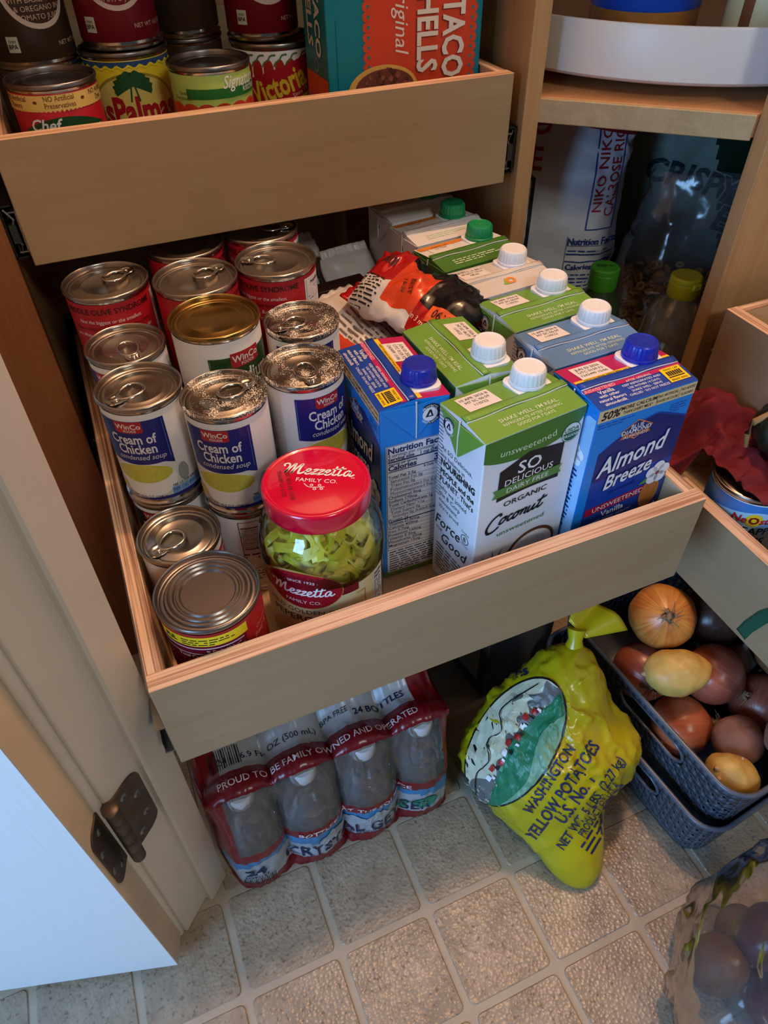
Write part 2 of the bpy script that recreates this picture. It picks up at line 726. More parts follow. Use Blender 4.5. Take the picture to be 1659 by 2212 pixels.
P_ = 0.1015
mb = MB()
o1, o2 = rounded_rect(0.0945, 0.0945, 0.006, 3), rounded_rect(0.0920, 0.0920, 0.005, 3)
n_ = len(o1)
mb.add([(x, y, -0.0014) for x, y in o1] + [(x, y, 0.0) for x, y in o2],
       [tuple(range(n_, 2 * n_))] + [(i, (i + 1) % n_, n_ + (i + 1) % n_, n_ + i) for i in range(n_)], TILE)
tile0 = mb.obj('tile', floor, smooth=0)
first = True
for i in range(-7, 8):
    for j in range(-8, 5):
        t = tile0 if first else tile0.copy()
        if not first:
            COL.objects.link(t)
        first = False
        t.parent = floor
        t.location = (0.080 + P_ * (i + .5), -0.089 + P_ * (j + .5), 0)
        t.rotation_euler = (0, 0, (i * 7 + j * 3) % 4 * PI / 2)

# ------------------------------------------------------------------ walls, ceiling
mb = MB(); mb.box((-0.9, 0.99, 0), (1.4, 1.09, 2.45), WALLP)
struct(mb.obj('wall_back', smooth=0), 'painted pantry wall behind the cabinets', 'wall')
mb = MB(); mb.box((1.26, -0.9, 0), (1.36, 0.99, 2.45), WALLP)
struct(mb.obj('wall_right', smooth=0), 'painted pantry wall behind the pineapple tray', 'wall')
mb = MB(); mb.box((-0.9, -0.1, 2.42), (1.4, 1.09, 2.5), pm('ceiling_paint', (225, 222, 214), 0.9))
struct(mb.obj('ceiling', smooth=0), 'white pantry ceiling', 'ceiling')

# door wall runs at 45 degrees: e1 into the pantry, e2 into the wall away from the opening
s2 = math.sqrt(.5)
E1, E2 = Vector((s2, s2)), Vector((-s2, s2))
JA = Vector((-0.0625, -0.0055))


def jp(a, b):
    q = JA + E1 * a + E2 * b
    return (q.x, q.y)


mb = MB()
mb.prism([jp(0.004, 0.0185), jp(0.064, 0.0185), jp(0.064, 0.62), jp(0.004, 0.62)], 0, 2.42, WALLP)
struct(mb.obj('wall_left', smooth=0), 'slanted painted wall beside the pantry door', 'wall')
mb = MB()   # hinge jamb with its door stop, one painted upright
prof = [jp(0.0, 0.018), jp(0.0, 0.002), jp(0.0006, 0.0006), jp(0.002, 0.0), jp(0.0355, 0.0), jp(0.0362, -0.0012), jp(0.0365, -0.007),
        jp(0.0385, -0.009), jp(0.064, -0.009), jp(0.0665, -0.008), jp(0.0675, -0.005), jp(0.0675, 0.018)]
mb.prism(prof, 0.0, 2.05, PAINT)
bx_, by_ = jp(-0.0035, 0.0075)
mb.lathe([(0, 0), (.0048, 0), (.0048, 2.05), (0, 2.05)], PAINT, 16, c=(bx_, by_, 0))
trim = struct(mb.obj('trim_1', smooth=25), 'cream painted door jamb with raised stop and hinge', 'door jamb')

# ------------------------------------------------------------------ door, swung wide open
DP = door_paint()
HA = Vector((-0.0700, -0.0030))
rv = Vector((-0.962, 0.273)).normalized()
tv = Vector((-rv.y, rv.x))
tv = tv if tv.y < 0 else -tv
Md = Matrix(((rv.x, tv.x, 0, HA.x), (rv.y, tv.y, 0, HA.y), (0, 0, 1, 0.010), (0, 0, 0, 1)))   # local x along the door, y through it, z up
mb = MB()
DW, DT, DH = 0.61, 0.034, 2.03
mb.box((0, 0, 0), (DW, DT, DH), DP, M=Md)
EDGE = pm('cream_door_edge_paint', (205, 186, 160), 0.45, bump=0.08, bscale=40, vary=0.06, vscale=15)
mb.box((-0.0006, 0.0006, 0.0006), (0.0004, DT - 0.0006, DH - .001), EDGE, M=Md)
door = struct(mb.obj('door_1', smooth=0), 'white moulded-grain door swung open beside the shelves', 'door')
for zz0, zz1 in ((0.19, 0.86), (1.0, 1.86)):
    mb = MB()
    x0, x1 = 0.135, 0.475
    for k, (ins, dep) in enumerate(((0, 0.0), (0.006, 0.005), (0.016, 0.006), (0.03, 0.0025))):
        pass
    rings = [(0.0, 0.0), (0.005, 0.0055), (0.014, 0.0055), (0.022, 0.001), (0.045, 0.004)]
    for (i0, d0), (i1, d1) in zip(rings, rings[1:]):
        A = [(x0 + i0, zz0 + i0), (x1 - i0, zz0 + i0), (x1 - i0, zz1 - i0), (x0 + i0, zz1 - i0)]
        B = [(x0 + i1, zz0 + i1), (x1 - i1, zz0 + i1), (x1 - i1, zz1 - i1), (x0 + i1, zz1 - i1)]
        mb.add([Md @ Vector((a, DT + d0, b)) for a, b in A] + [Md @ Vector((a, DT + d1, b)) for a, b in B],
               [(i, (i + 1) % 4, 4 + (i + 1) % 4, 4 + i) for i in range(4)], DP)
    mb.add([Md @ Vector((a, DT + 0.004, b)) for a, b in B], [(0, 1, 2, 3)], DP)
    mb.obj('panel', door, smooth=0)

# hinge: one leaf let into the jamb, one into the door edge, knuckle between them
KN = Vector((-0.0600, -0.0118))
hz0, hz1 = 0.228, 0.317
hinge = MB()


def leaf(pfn, w):
    """rounded-corner leaf; pfn(a, z, d) maps across/height/depth to the world"""
    r = 0.012
    out = [(0, hz0), (w - r, hz0)]
    out += [(w - r + r * math.sin(PI / 2 * i / 5), hz0 + r - r * math.cos(PI / 2 * i / 5)) for i in range(1, 6)]
    out += [(w - r + r * math.cos(PI / 2 * i / 5), hz1 - r + r * math.sin(PI / 2 * i / 5)) for i in range(0, 6)]
    out += [(0, hz1)]
    n = len(out)
    m = MB()
    m.add([pfn(a, z, 0.0) for a, z in out] + [pfn(a, z, 0.0016) for a, z in out],
          [tuple(range(n)), tuple(range(2 * n - 1, n - 1, -1))] + [(i, n + i, n + (i + 1) % n, (i + 1) % n) for i in range(n)], BRONZE)
    return m


def pj(a, z, d):
    q = JA + E1 * (a - 0.001) + E2 * (-0.0004 - d)
    return Vector((q.x, q.y, z))


def pd(a, z, d):
    q = HA + tv * a - rv * (0.0008 + d)
    return Vector((q.x, q.y, z))


hg = leaf(pj, 0.0345).obj('hinge_leaf', trim, smooth=20)
hd = leaf(pd, 0.029).obj('hinge_leaf', door, smooth=20)
for fn, par in ((pj, hg), (pd, hd)):
    for a, z in ((0.014, hz1 - 0.012), (0.025, hz1 - 0.028), (0.025, hz0 + 0.028), (0.014, hz0 + 0.012)):
        c = fn(a, z, 0.0017)
        ax = (fn(a, z, 1.0) - fn(a, z, 0.0)).normalized()
        M = Matrix.Translation(c) @ ax.to_track_quat('Z', 'Y').to_matrix().to_4x4()
        m = MB()
        m.lathe([(0.0, 0.0008), (0.0024, 0.0008), (0.0036, 0.0), (0.0036, -0.0006)], STEEL, 16, M=M)
        m.box((-0.0018, -0.0003, 0.0006), (0.0018, 0.0003, 0.00095), BLACK, M=M)
        m.box((-0.0003, -0.0018, 0.0006), (0.0003, 0.0018, 0.00095), BLACK, M=M)
        m.obj('screw', par)
m = MB()
L5 = (hz1 - hz0) / 5
for k in range(5):
    m.lathe([(0.0, hz0 + k * L5 + .0002), (0.0055, hz0 + k * L5 + .0002), (0.0059, hz0 + k * L5 + .0008), (0.0059, hz0 + (k + 1) * L5 - .0008),
             (0.0055, hz0 + (k + 1) * L5 - .0002), (0.0, hz0 + (k + 1) * L5 - .0002)], BRONZE, 20, c=(KN.x, KN.y, 0))
m.lathe([(0.0, hz1 + .0045), (0.005, hz1 + .0045), (0.0066, hz1 + .0035), (0.0066, hz1 + .001), (0.005, hz1)], BRONZE, 20, c=(KN.x, KN.y, 0))
m.obj('hinge_knuckle', trim, smooth=40)
trim.rotation_euler = (0, math.radians(0.8), 0)      # the old jamb is a little out of plumb
trim.location.x = -0.0025

# ------------------------------------------------------------------ cabinets
CABZ = 1.45
cab = thing('pantry_cabinet', 'wooden cabinet carcass holding the two pull-out trays of cans', 'cabinet', (0, 0.38, 0))
def part_box(name, a, b, mat, parent, off=(0, 0, 0), bev=0.0, topmat=None):
    m = MB()
    m.box(tuple(x - y for x, y in zip(a, off)), tuple(x - y for x, y in zip(b, off)), mat, topmat)
    return m.obj(name, parent, smooth=30, mods=[('BEVEL', dict(width=bev, segments=2))] if bev else ())
O = (0, 0.38, 0)
part_box('side_panel', (0.4955, 0.380, 0), (0.5145, 0.95, CABZ), MAPLE_Z, cab, O, 0.001)
part_box('face_stile', (-0.085, 0.380, 0), (-0.015, 0.399, CABZ), wood('stained_stile', (150, 92, 52), (118, 66, 34), 2), cab, O, 0.001)
part_box('side_panel', (-0.034, 0.3992, 0), (-0.0152, 0.95, CABZ), MAPLE_Z, cab, O)
part_box('back_panel', (-0.015, 0.938, 0), (0.4953, 0.95, CABZ), MAPLE_Z, cab, O)
part_box('shelf', (-0.0148, 0.402, 0.99), (0.4952, 0.937, 1.009), MAPLE_X, cab, O)

ccab = thing('corner_cabinet', 'slanted corner cabinet with a wooden shelf above the rice bag', 'cabinet', (0.59, 0.32, 0))
O = (0.59, 0.32, 0)
def corner_shelf(name, z0, z1, ed):
    pl = [(0.5155, 0.386), (0.6690, 0.2435), (1.2, 0.2435), (1.2, 0.95), (0.5155, 0.95)]
    pl = [(x - O[0], y - O[1]) for x, y in pl]
    m = MB()
    m.prism(pl, z0, z1, MAPLE_X)
    o = m.obj(name, ccab, smooth=30, mods=[('BEVEL', dict(width=0.0012, segments=2))])
    d = Vector((0.669 - 0.5155, 0.2435 - 0.386, 0)); l = d.length; d.normalize()
    nrm = Vector((d.y, -d.x, 0))
    Me = Matrix(((d.x, -nrm.x, 0, 0.5155 - O[0]), (d.y, -nrm.y, 0, 0.386 - O[1]), (0, 0, 1, 0), (0, 0, 0, 1)))
    m = MB()
    m.box((0.0005, -0.0055, z0 - .001), (l - .0005, -0.0002, z1 - .0003), PINE_EDGE, M=Me)
    m.obj('edge_strip', o, mods=[('BEVEL', dict(width=0.001, segments=2))])
    return o
corner_shelf('shelf', 0.6295, 0.6515, True)
corner_shelf('shelf', 0.232, 0.250, True)
corner_shelf('shelf', 0.985, 1.007, True)

rcab = thing('side_cabinet', 'wooden cabinet carcass around the tray with the pineapple can', 'cabinet', (0.68, 0.22, 0))
O = (0.68, 0.22, 0)
part_box('side_panel', (0.671, 0.2235, 0), (1.2, 0.2425, CABZ), MAPLE_Z, rcab, O, 0.001)
part_box('back_panel', (1.2005, -0.36, 0), (1.215, 0.2425, CABZ), MAPLE_Z, rcab, O)

# ------------------------------------------------------------------ pull-out trays
def tray(label, loc, rotz, W, D, H, group, slide_front=0.0, cab_run=0.0):
    t = thing('pull_out_tray', label, 'drawer', loc, rotz, group)
    T, S = 0.015, 0.0127
    bv = [('BEVEL', dict(width=0.0011, segments=2))]
    m = MB(); m.box((0, 0, 0), (W, T, H), BIRCH, PLY_X); m.obj('front_board', t, 30, mods=bv)
    m = MB(); m.box((0, T + .0002, 0), (S, D, H - .0005), BIRCH_Y, PLY_Y); m.obj('side_board', t, 30)
    m = MB(); m.box((0, T + .0002, 0), (S, D, H - .0005), BIRCH_Y, PLY_Y); o = m.obj('side_board', t, 30); o.location.x = W - S
    m = MB(); m.box((S + .0002, D - T, 0), (W - S - .0002, D, H - .0005), BIRCH, PLY_X); m.obj('back_board', t, 30)
    m = MB(); m.box((S + .0002, T + .0002, 0.004), (W - S - .0002, D - T - .0002, 0.012), BIRCH_Y); m.obj('bottom_board', t, 30)
    for sgn, x in ((-1, -0.0003), (1, W + 0.0003)):
        m = MB()
        y0 = 0.006
        m.box((min(x, x + sgn * .0012), y0, 0.012), (max(x, x + sgn * .0012), D, 0.046), STEEL)
        m.box((min(x, x + sgn * .008), y0, 0.0455), (max(x, x + sgn * .008), D, 0.0467), STEEL)
        m.box((min(x, x + sgn * .008), y0, 0.0113), (max(x, x + sgn * .008), D, 0.0125), STEEL)
        m.box((min(x + sgn * .007, x + sgn * .008), y0 + .004, 0.040), (max(x + sgn * .007, x + sgn * .008), D, 0.0455), DARKSTEEL)
        m.box((min(x + sgn * .007, x + sgn * .008), y0 + .004, 0.0125), (max(x + sgn * .007, x + sgn * .008), D, 0.019), DARKSTEEL)
        s_ = m.obj('slide_rail', t, 30)
        if cab_run is not None:
            m = MB()
            xo = x + sgn * .0125
            yc = cab_run + 0.004
            m.box((min(xo, xo - sgn * .0014), yc, 0.006), (max(xo, xo - sgn * .0014), max(D, yc + .3), 0.052), DARKSTEEL)
            m.box((min(xo, xo - sgn * .010), yc, 0.0505), (max(xo, xo - sgn * .010), max(D, yc + .3), 0.052), DARKSTEEL)
            m.box((min(xo, xo - sgn * .010), yc, 0.006), (max(xo, xo - sgn * .010), max(D, yc + .3), 0.0075), DARKSTEEL)
            m.tube([(xo - sgn * .006, yc + .001, 0.010), (xo - sgn * .009, yc - .001, 0.018), (xo - sgn * .004, yc - .0005, 0.028), (xo - sgn * .009, yc - .001, 0.040), (xo - sgn * .003, yc, 0.049)], 0.0011, STEEL, 6)
            m.box((min(xo - sgn * .003, xo - sgn * .009), yc - .002, 0.020), (max(xo - sgn * .003, xo - sgn * .009), yc + .004, 0.036), pm('slide_plastic', (40, 44, 42), 0.5))
            m.obj('slide_channel', t, 30)
    return t

GT = 'birch plywood pull-out trays'
MZ = 0.327
tray('birch pull-out tray drawn out, full of soup cans and milk cartons', (0, 0, MZ), 0, 0.48, 0.52, 0.103, GT, cab_run=0.38)
TZ = 0.5745
tray('birch pull-out tray holding the taco shell box and tomato cans', (-0.0018, 0.3775, TZ), 0, 0.48, 0.52, 0.103, GT, cab_run=0.003)
tray('birch pull-out tray above the dark red cloth', (0.662, 0.197, 0.370), -PI / 2, 0.48, 0.50, 0.103, GT, cab_run=0.012)
tray('birch pull-out tray holding the pineapple can', (0.555, 0.197, 0.241), -PI / 2, 0.48, 0.50, 0.103, GT, cab_run=0.12)
FZ = MZ + 0.0122      # inside floor of the big tray
TF = TZ + 0.0122      # inside floor of the upper tray
# ------------------------------------------------------------------ cans
TIN = pm('tinplate', (168, 160, 152), 0.28, 1.0, bump=0.02, bscale=400)
TIN_RIM = pm('tinplate_rim', (205, 200, 194), 0.18, 1.0)
TIN_GOLD = pm('gold_lacquered_tin', (170, 140, 84), 0.26, 1.0)
TIN_DARK = pm('dull_grey_tin', (136, 132, 130), 0.34, 1.0, bump=0.02, bscale=500)


def dusty_tin():
    m = bpy.data.materials.new('dusty_tinplate')
    m.use_nodes = True
    nt, N, L, b = nodes(m)
    tc = N.new('ShaderNodeTexCoord')
    n1 = N.new('ShaderNodeTexNoise')
    n1.inputs['Scale'].default_value = 900
    n1.inputs['Detail'].default_value = 2
    n2 = N.new('ShaderNodeTexNoise')
    n2.inputs['Scale'].default_value = 55
    n2.inputs['Detail'].default_value = 4
    L.new(tc.outputs['Object'], n1.inputs['Vector'])
    L.new(tc.outputs['Object'], n2.inputs['Vector'])
    ml = N.new('ShaderNodeMath'); ml.operation = 'MULTIPLY'
    L.new(n1.outputs['Fac'], ml.inputs[0]); L.new(n2.outputs['Fac'], ml.inputs[1])
    r = N.new('ShaderNodeValToRGB')
    r.color_ramp.elements[0].position = 0.30
    r.color_ramp.elements[1].position = 0.345
    L.new(ml.outputs[0], r.inputs[0])
    mx = N.new('ShaderNodeMix'); mx.data_type = 'RGBA'
    mx.inputs['A'].default_value = lin((164, 157, 149)); mx.inputs['B'].default_value = lin((236, 228, 216))
    L.new(r.outputs[0], mx.inputs['Factor'])
    L.new(mx.outputs['Result'], b.inputs['Base Color'])
    iv = N.new('ShaderNodeMath'); iv.operation = 'SUBTRACT'; iv.inputs[0].default_value = 1.0
    L.new(r.outputs[0], iv.inputs[1]); L.new(iv.outputs[0], b.inputs['Metallic'])
    ma = N.new('ShaderNodeMath'); ma.operation = 'MULTIPLY_ADD'; ma.inputs[1].default_value = 0.6; ma.inputs[2].default_value = 0.26
    L.new(r.outputs[0], ma.inputs[0]); L.new(ma.outputs[0], b.inputs['Roughness'])
    return m


TIN_DUST = dusty_tin()
PAPER = pm('white_paper_label', (236, 236, 238), 0.38, bump=0.015, bscale=60)
P_RED = pm('label_red', (176, 26, 40), 0.36)
P_RED2 = pm('label_flag_red', (186, 40, 44), 0.4)
P_NAVY = pm('label_navy', (24, 36, 128), 0.36)
P_GREEN = pm('label_forest_green', (36, 74, 34), 0.36)
P_SOUP = pm('label_soup_yellow', (206, 204, 84), 0.4, vary=0.08, vscale=300)
P_GREY = pm('label_spoon_grey', (150, 158, 160), 0.4)
P_LBLUE = pm('label_light_blue', (110, 160, 226), 0.4)
P_YEL = pm('label_yellow', (240, 222, 40), 0.4)
P_MAROON = pm('label_maroon', (128, 16, 44), 0.36)
P_CREAM = pm('label_cream', (234, 222, 176), 0.4)


def cyl(R, a0):
    a0 = math.radians(a0)
    def s(u, v, off):
        a = a0 + u / R
        return Vector(((R + off) * math.sin(a), -(R + off) * math.cos(a), v))
    return s


def can(name, label, loc, r, h, az=0.0, tab=None, lid=TIN, paper=PAPER, prnt=None, cat='can', group=None, lid_kind='ring', rotz=0.0):
    """food can: tin body, recessed lid with beads, paper sleeve, printed label, pull tab"""
    t = thing(name, label, cat, loc, rotz, group)
    R = r - 0.0012
    m = MB()
    m.lathe([(0, 0.003), (r - .006, 0.003), (r - .003, 0.0012), (r - .0025, 0.0003), (r - .001, 0), (r, 0.0008), (r, 0.0028), (R - .0004, 0.0042), (R - .0006, 0.006),
             (R - .0006, h - .006), (R - .0004, h - .0046)], TIN_RIM, 48)
    m.obj('can_body', t, 40)
    m = MB()
    pr = [(R - .0004, h - .0046), (r, h - .0034), (r + .0001, h - .0010), (r - .0005, h - .0002), (r - .0011, h), (r - .0018, h - .0004), (r - .0023, h - .0016), (r - .0026, h - .0046),
          (r - .0034, h - .0050), (r - .0050, h - .0040), (r - .0064, h - .0040)]
    if lid_kind == 'ring':
        pr += [(r - .0075, h - .0046), (r - .0088, h - .0040), (r * .62, h - .0040), (r * .60, h - .0035), (r * .56, h - .0035), (r * .54, h - .0040), (0, h - .0040)]
    else:
        for k, q in enumerate((.80, .70, .58)):
            pr += [(r * q + .0012, h - .0042), (r * q, h - .0030), (r * q - .0016, h - .0030), (r * q - .0028, h - .0042)]
        pr += [(0, h - .0042)]
    m.lathe(pr, lid, 56)
    m.obj('lid', t, 40)
    if tab is not None:
        a = math.radians(tab)
        d = Vector((math.sin(a), -math.cos(a), 0)); w = Vector((-d.y, d.x, 0))
        zt = h - .0024
        B = lambda s_, q, z=0.0: d * s_ + w * q + Vector((0, 0, zt + z))
        m = MB()
        c0 = r - .0262
        loop = []
        for i in range(20):
            an = 2 * PI * i / 20
            ex = 0.0114 * math.cos(an)
            wy = (0.0086 - 0.0014 * math.cos(an)) * math.sin(an)
            loop.append(B(c0 + ex, wy, 0.0006 - 0.0004 * math.cos(an)))
        m.tube(loop, 0.0014, TIN_RIM, 8, closed=True, flat=0.75)
        nose = [(c0 + .0085, .0070), (c0 + .0145, .0066), (c0 + .0195, .0050), (c0 + .0215, .0022), (c0 + .0215, -.0022), (c0 + .0195, -.0050), (c0 + .0145, -.0066), (c0 + .0085, -.0070)]
        n = len(nose)
        m.add([B(x, y, -.0004) for x, y in nose] + [B(x, y, .0007) for x, y in nose] + [B(c0 + .0135 + (x - c0 - .0135) * .72, y * .66, .0007) for x, y in nose]
              + [B(c0 + .0135 + (x - c0 - .0135) * .62, y * .56, .0001) for x, y in nose],
              [(i, n + i, n + (i + 1) % n, (i + 1) % n) for i in range(n)] + [(n + i, 2 * n + i, 2 * n + (i + 1) % n, n + (i + 1) % n) for i in range(n)]
              + [(2 * n + i, 3 * n + i, 3 * n + (i + 1) % n, 2 * n + (i + 1) % n) for i in range(n)] + [tuple(range(4 * n - 1, 3 * n - 1, -1))], TIN_RIM)
        tb = m.obj('pull_tab', t, 50)
        c = B(c0 + .0135, 0, 0)
        m = MB(); m.lathe([(0, .0012), (.0012, .0012), (.0020, .0008), (.0024, 0), (.0024, -.0014)], TIN_RIM, 16, c=c)
        m.obj('rivet', tb, 50)
    m = MB()
    m.lathe([(R - .0002, .0065), (R, .0068), (R, h - .0070), (R - .0002, h - .0066)], paper, 56)
    lab = m.obj('paper_label', t, 40)
    if prnt:
        m = MB()
        prnt(m, cyl(R, az), R, h)
        m.obj('label_print', lab, 0)
    return t


def flag(m, s, x, y, k=1.0):
    """red store flag"""
    m.cols(s, x - .0120 * k, x + .0120 * k, lambda u: y - .0058 * k + .0012 * k * (abs(u - x) / (.012 * k)) ** 8, y + .0060 * k, P_RED2, 10, 1, .0005)
    m.text(s, 'WinCo', x, y + .0013 * k, .0072 * k, WHITE, bold=.02, off=.0007)
    m.text(s, 'FOODS', x + .001 * k, y - .0034 * k, .0033 * k, WHITE, bold=.02, off=.0007)


def nf_box(m, s, x, y, w, h, ink=BLACK, title='Nutrition Facts', seed=3):
    """nutrition panel: x, y = top left"""
    for a, b, c, d in ((x, y, x + w, y), (x, y - h, x + w, y - h), (x, y, x, y - h), (x + w, y, x + w, y - h)):
        m.bar(s, a, b, c, d, .0004, ink, 8, .0003)
    m.text(s, title, x + w / 2, y - .0032, .0046, ink, bold=.03, maxw=w * .94, off=.0004)
    m.bar(s, x + .001, y - .0062, x + w - .001, y - .0062, .0006, ink, 8, .0003)
    m.micro(s, x + .001, y - .0075, w - .002, max(2, int((h - .010) / .0026)), .0026, ink, .4, .0003, seed)


def soup_print(m, s, R, h):
    T = h - .012
    # navy panel with a swallow-tail corner at lower right
    m.cols(s, -.0295, .0265, lambda u: T - .0400 - .0030 * math.cos(u / .024) - (.0050 * max(0, (u - .018) / .0085)), lambda u: T + .0, P_NAVY, 24, 1, .0003)
    for sx in (-.0283, .0245):
        m.bar(s, sx, T - .002, sx, T - .040, .0003, P_LBLUE, 1, .0004)
    flag(m, s, -.0020, T - .0058, 0.92)
    m.text(s, 'Cream of', -.001, T - .0170, .0128, WHITE, sx=.74, bold=.022, off=.0006)
    m.text(s, 'Chicken', .0, T - .0268, .0128, WHITE, sx=.74, bold=.022, off=.0006)
    m.text(s, 'condensed soup', .002, T - .0352, .0070, WHITE, shear=.28, sx=.86, off=.0006)
    # bowl of soup
    m.ell(s, -.002, .0290, .0270, .0190, pm('label_bowl_white', (246, 246, 248), .4), 24, 1, .00025)
    m.ell(s, -.002, .0355, .0245, .0098, P_SOUP, 24, 1, .00045)
    m.ell(s, .0315, .0290, .0048, .0095, P_GREY, 12, 1, .0004)
    m.ell(s, -.029, .0185, .0080, .0060, pm('label_cracker', (214, 196, 120), .5), 12, 1, .0004)
    # serving facts strip
    m.text(s, 'PER 1/2 CUP SERVING', .0330, .0195, .0034, BLACK, sx=.86, bold=.01, off=.0006)
    for k, tx in enumerate(('120', '2g', '870mg', '1g')):
        m.rect(s, .0215 + k * .0078, .0142, .0070, .0066, P_LBLUE, 2, 1, .0005)
        m.text(s, tx, .0215 + k * .0078, .0150, .0036 if k == 0 else .0025, BLACK, off=.0007)
    m.text(s, 'NET WT 10.5 OZ (298 g)', -.006, .0105, .0040, BLACK, sx=.9, off=.0006)
    m.cols(s, -.045, .055, .0070, lambda u: .0090 + .0016 * math.sin(u / .016), P_NAVY, 24, 1, .0003)
    # back panel with its printed box
    nf_box(m, s, .060, h - .014, .040, .060, BLACK, 'Nutrition Facts', 5)


SH, SR = .1005, .034
ST = 'condensed soup cans in the drawn-out tray'
soupcan = lambda label, loc, az, tab, lid=TIN, **k: can('soup_can', label, loc, SR, SH, az, tab, lid, PAPER, soup_print, group=ST, **k)

# lower layer
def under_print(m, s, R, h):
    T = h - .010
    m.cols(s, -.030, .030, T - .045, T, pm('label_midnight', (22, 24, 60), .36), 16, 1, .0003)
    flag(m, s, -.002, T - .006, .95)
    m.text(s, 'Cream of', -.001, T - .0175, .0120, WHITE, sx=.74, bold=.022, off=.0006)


def facts_print(m, s, R, h):
    T = h - .010
    x, y, w, hh = -.022, T, .044, .058
    for a, b, c, d in ((x, y, x + w, y), (x, y - hh, x + w, y - hh), (x, y, x, y - hh), (x + w, y, x + w, y - hh)):
        m.bar(s, a, b, c, d, .0006, BLACK, 10, .0003)
    for k, (tx, pc) in enumerate((('', '% Daily Value'), ('Total Carbohydrate 10g', '4%'), ('Dietary Fiber 0g', '0%'), ('Total Sugars <1g', ''), ('Incl. 0g Added Sugars', '0%'), ('Protein 2g', ''))):
        yy = y - .0042 - k * .0052
        if tx:
            m.text(s, tx, x + .0015, yy, .0036, BLACK, 'L', sx=.8, off=.0004)
        if pc:
            m.text(s, pc, x + w - .0015, yy, .0038, BLACK, 'R', sx=.9, bold=.02, off=.0004)
        m.bar(s, x + .001, yy - .0028, x + w - .001, yy - .0028, .0011 if k in (0, 5) else .0003, BLACK, 8, .0003)
    m.micro(s, x, y - .038, w, 2, .0042, BLACK, .4, .0003, 4)
    m.micro(s, x, y - hh - .003, w, 4, .0034, pm('label_grey_ink', (90, 92, 100), .5), .35, .0003, 8)


soupcan('white soup can with a pull tab, standing alone behind the red and yellow can', (.0490, .1345, FZ), 62, -62)
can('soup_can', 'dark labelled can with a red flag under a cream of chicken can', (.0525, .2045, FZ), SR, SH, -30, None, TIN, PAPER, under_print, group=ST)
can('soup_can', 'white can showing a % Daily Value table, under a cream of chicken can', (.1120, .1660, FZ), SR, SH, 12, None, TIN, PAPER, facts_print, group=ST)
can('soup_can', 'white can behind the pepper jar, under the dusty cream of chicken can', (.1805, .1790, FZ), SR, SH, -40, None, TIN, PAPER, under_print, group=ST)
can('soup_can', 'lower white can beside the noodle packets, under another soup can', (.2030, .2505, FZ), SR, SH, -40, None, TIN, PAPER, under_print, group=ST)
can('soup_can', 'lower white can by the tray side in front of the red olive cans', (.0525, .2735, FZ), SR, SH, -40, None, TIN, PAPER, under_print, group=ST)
# upper layer
U = FZ + SH + .0002
soupcan('cream of chicken soup can next to the tray side, stacked on a dark labelled can', (.0525, .2045, U), -27, -62)
soupcan('cream of chicken soup can with a crumb-dusted lid, stacked on the % Daily Value can', (.1120, .1660, U), -28, 112, TIN_DUST)
soupcan('cream of chicken soup can with a dusty lid right behind the pepper jar', (.1805, .1790, U), 20, 4, TIN_DUST)
soupcan('soup can with a dusty lid beside the noodle packets, in front of an olive can', (.2030, .2505, U), -10, -80, TIN_DUST)
soupcan('cream of chicken soup can mostly hidden behind its twin at the tray side', (.0525, .2735, U), -40, 10)

# olives
OLR, OLH = .038, .113
OG = 'red olive cans at the back of the tray'


def olive_print(m, s, R, h):
    T = h - .013
    DK = pm('label_dark_olive_ink', (50, 22, 24), .5)
    m.text(s, 'MIDDLE OLIVE SYNDROME', 0, T, .0072, DK, sx=.95, bold=.02, off=.0004)
    for k, tx in enumerate(('Not the biggest or the smallest.', 'These meaty, mid-sized black ripe olives', 'are often overlooked. But they have a lot', 'of interesting things to say.')):
        m.text(s, tx, 0, T - .0095 - k * .0066, .0050, WHITE if k != 1 else DK, shear=.15, sx=.9, off=.0004)
    m.cols(s, .048, .092, .030, T + .003, PAPER, 12, 1, .0003)
    nf_box(m, s, .050, T + .001, .040, .055, BLACK, 'Nutrition Facts', 2)


def olive(label, x, y, z, az, tab):
    return can('olive_can', label, (x, y, z), OLR, OLH, az, tab, TIN, P_RED, olive_print, group=OG)


O2 = FZ + OLH + .0002
for x, y, w in ((.0520, .3460, 'nearest the tray side'), (.1275, .3190, 'behind the gold-lidded can'), (.2040, .3235, 'that shows its Nutrition Facts'), (.1330, .3960, 'hidden behind the gold-lidded can'), (.2110, .4000, 'beside the dark packets')):
    olive('bottom red olive can on the tray floor, under the one ' + w, x, y, FZ, 160, None)
olive('red olive can with a pull tab, text about middle olive syndrome facing out', .0520, .3460, O2, -8, 128)
olive('red olive can with a pull tab, between two others behind the gold-lidded can', .1275, .3190, O2, 42, 120)
olive('red olive can with its Nutrition Facts panel facing out and a pull tab', .2040, .3235, O2, -108 + 60, -118)
olive('red olive can in the shade behind the gold-lidded can', .1330, .3960, O2, 10, None)
olive('red olive can in the shade under the upper tray, beside the dark packets', .2110, .4000, O2, -30, 80)


def medium_print(m, s, R, h):
    T = h - .020
    m.cols(s, -.0310, .0330, T - .066, T, P_GREEN, 24, 1, .0003)
    m.bar(s, -.0300, T - .002, -.0300, T - .060, .0004, pm('label_pale_green', (150, 180, 140), .5), 1, .0004)
    flag(m, s, .0010, T - .0040, 1.15)
    m.text(s, 'Medium', .003, T - .0200, .0185, WHITE, sx=.74, bold=.022, off=.0006)
    m.text(s, 'Ripe olives', .006, T - .0345, .0165, WHITE, sx=.74, bold=.022, off=.0006)
    m.ell(s, 0, .028, .025, .016, pm('label_olive_black', (34, 30, 34), .4), 20, 1, .0004)
    nf_box(m, s, .050, h - .016, .040, .060)


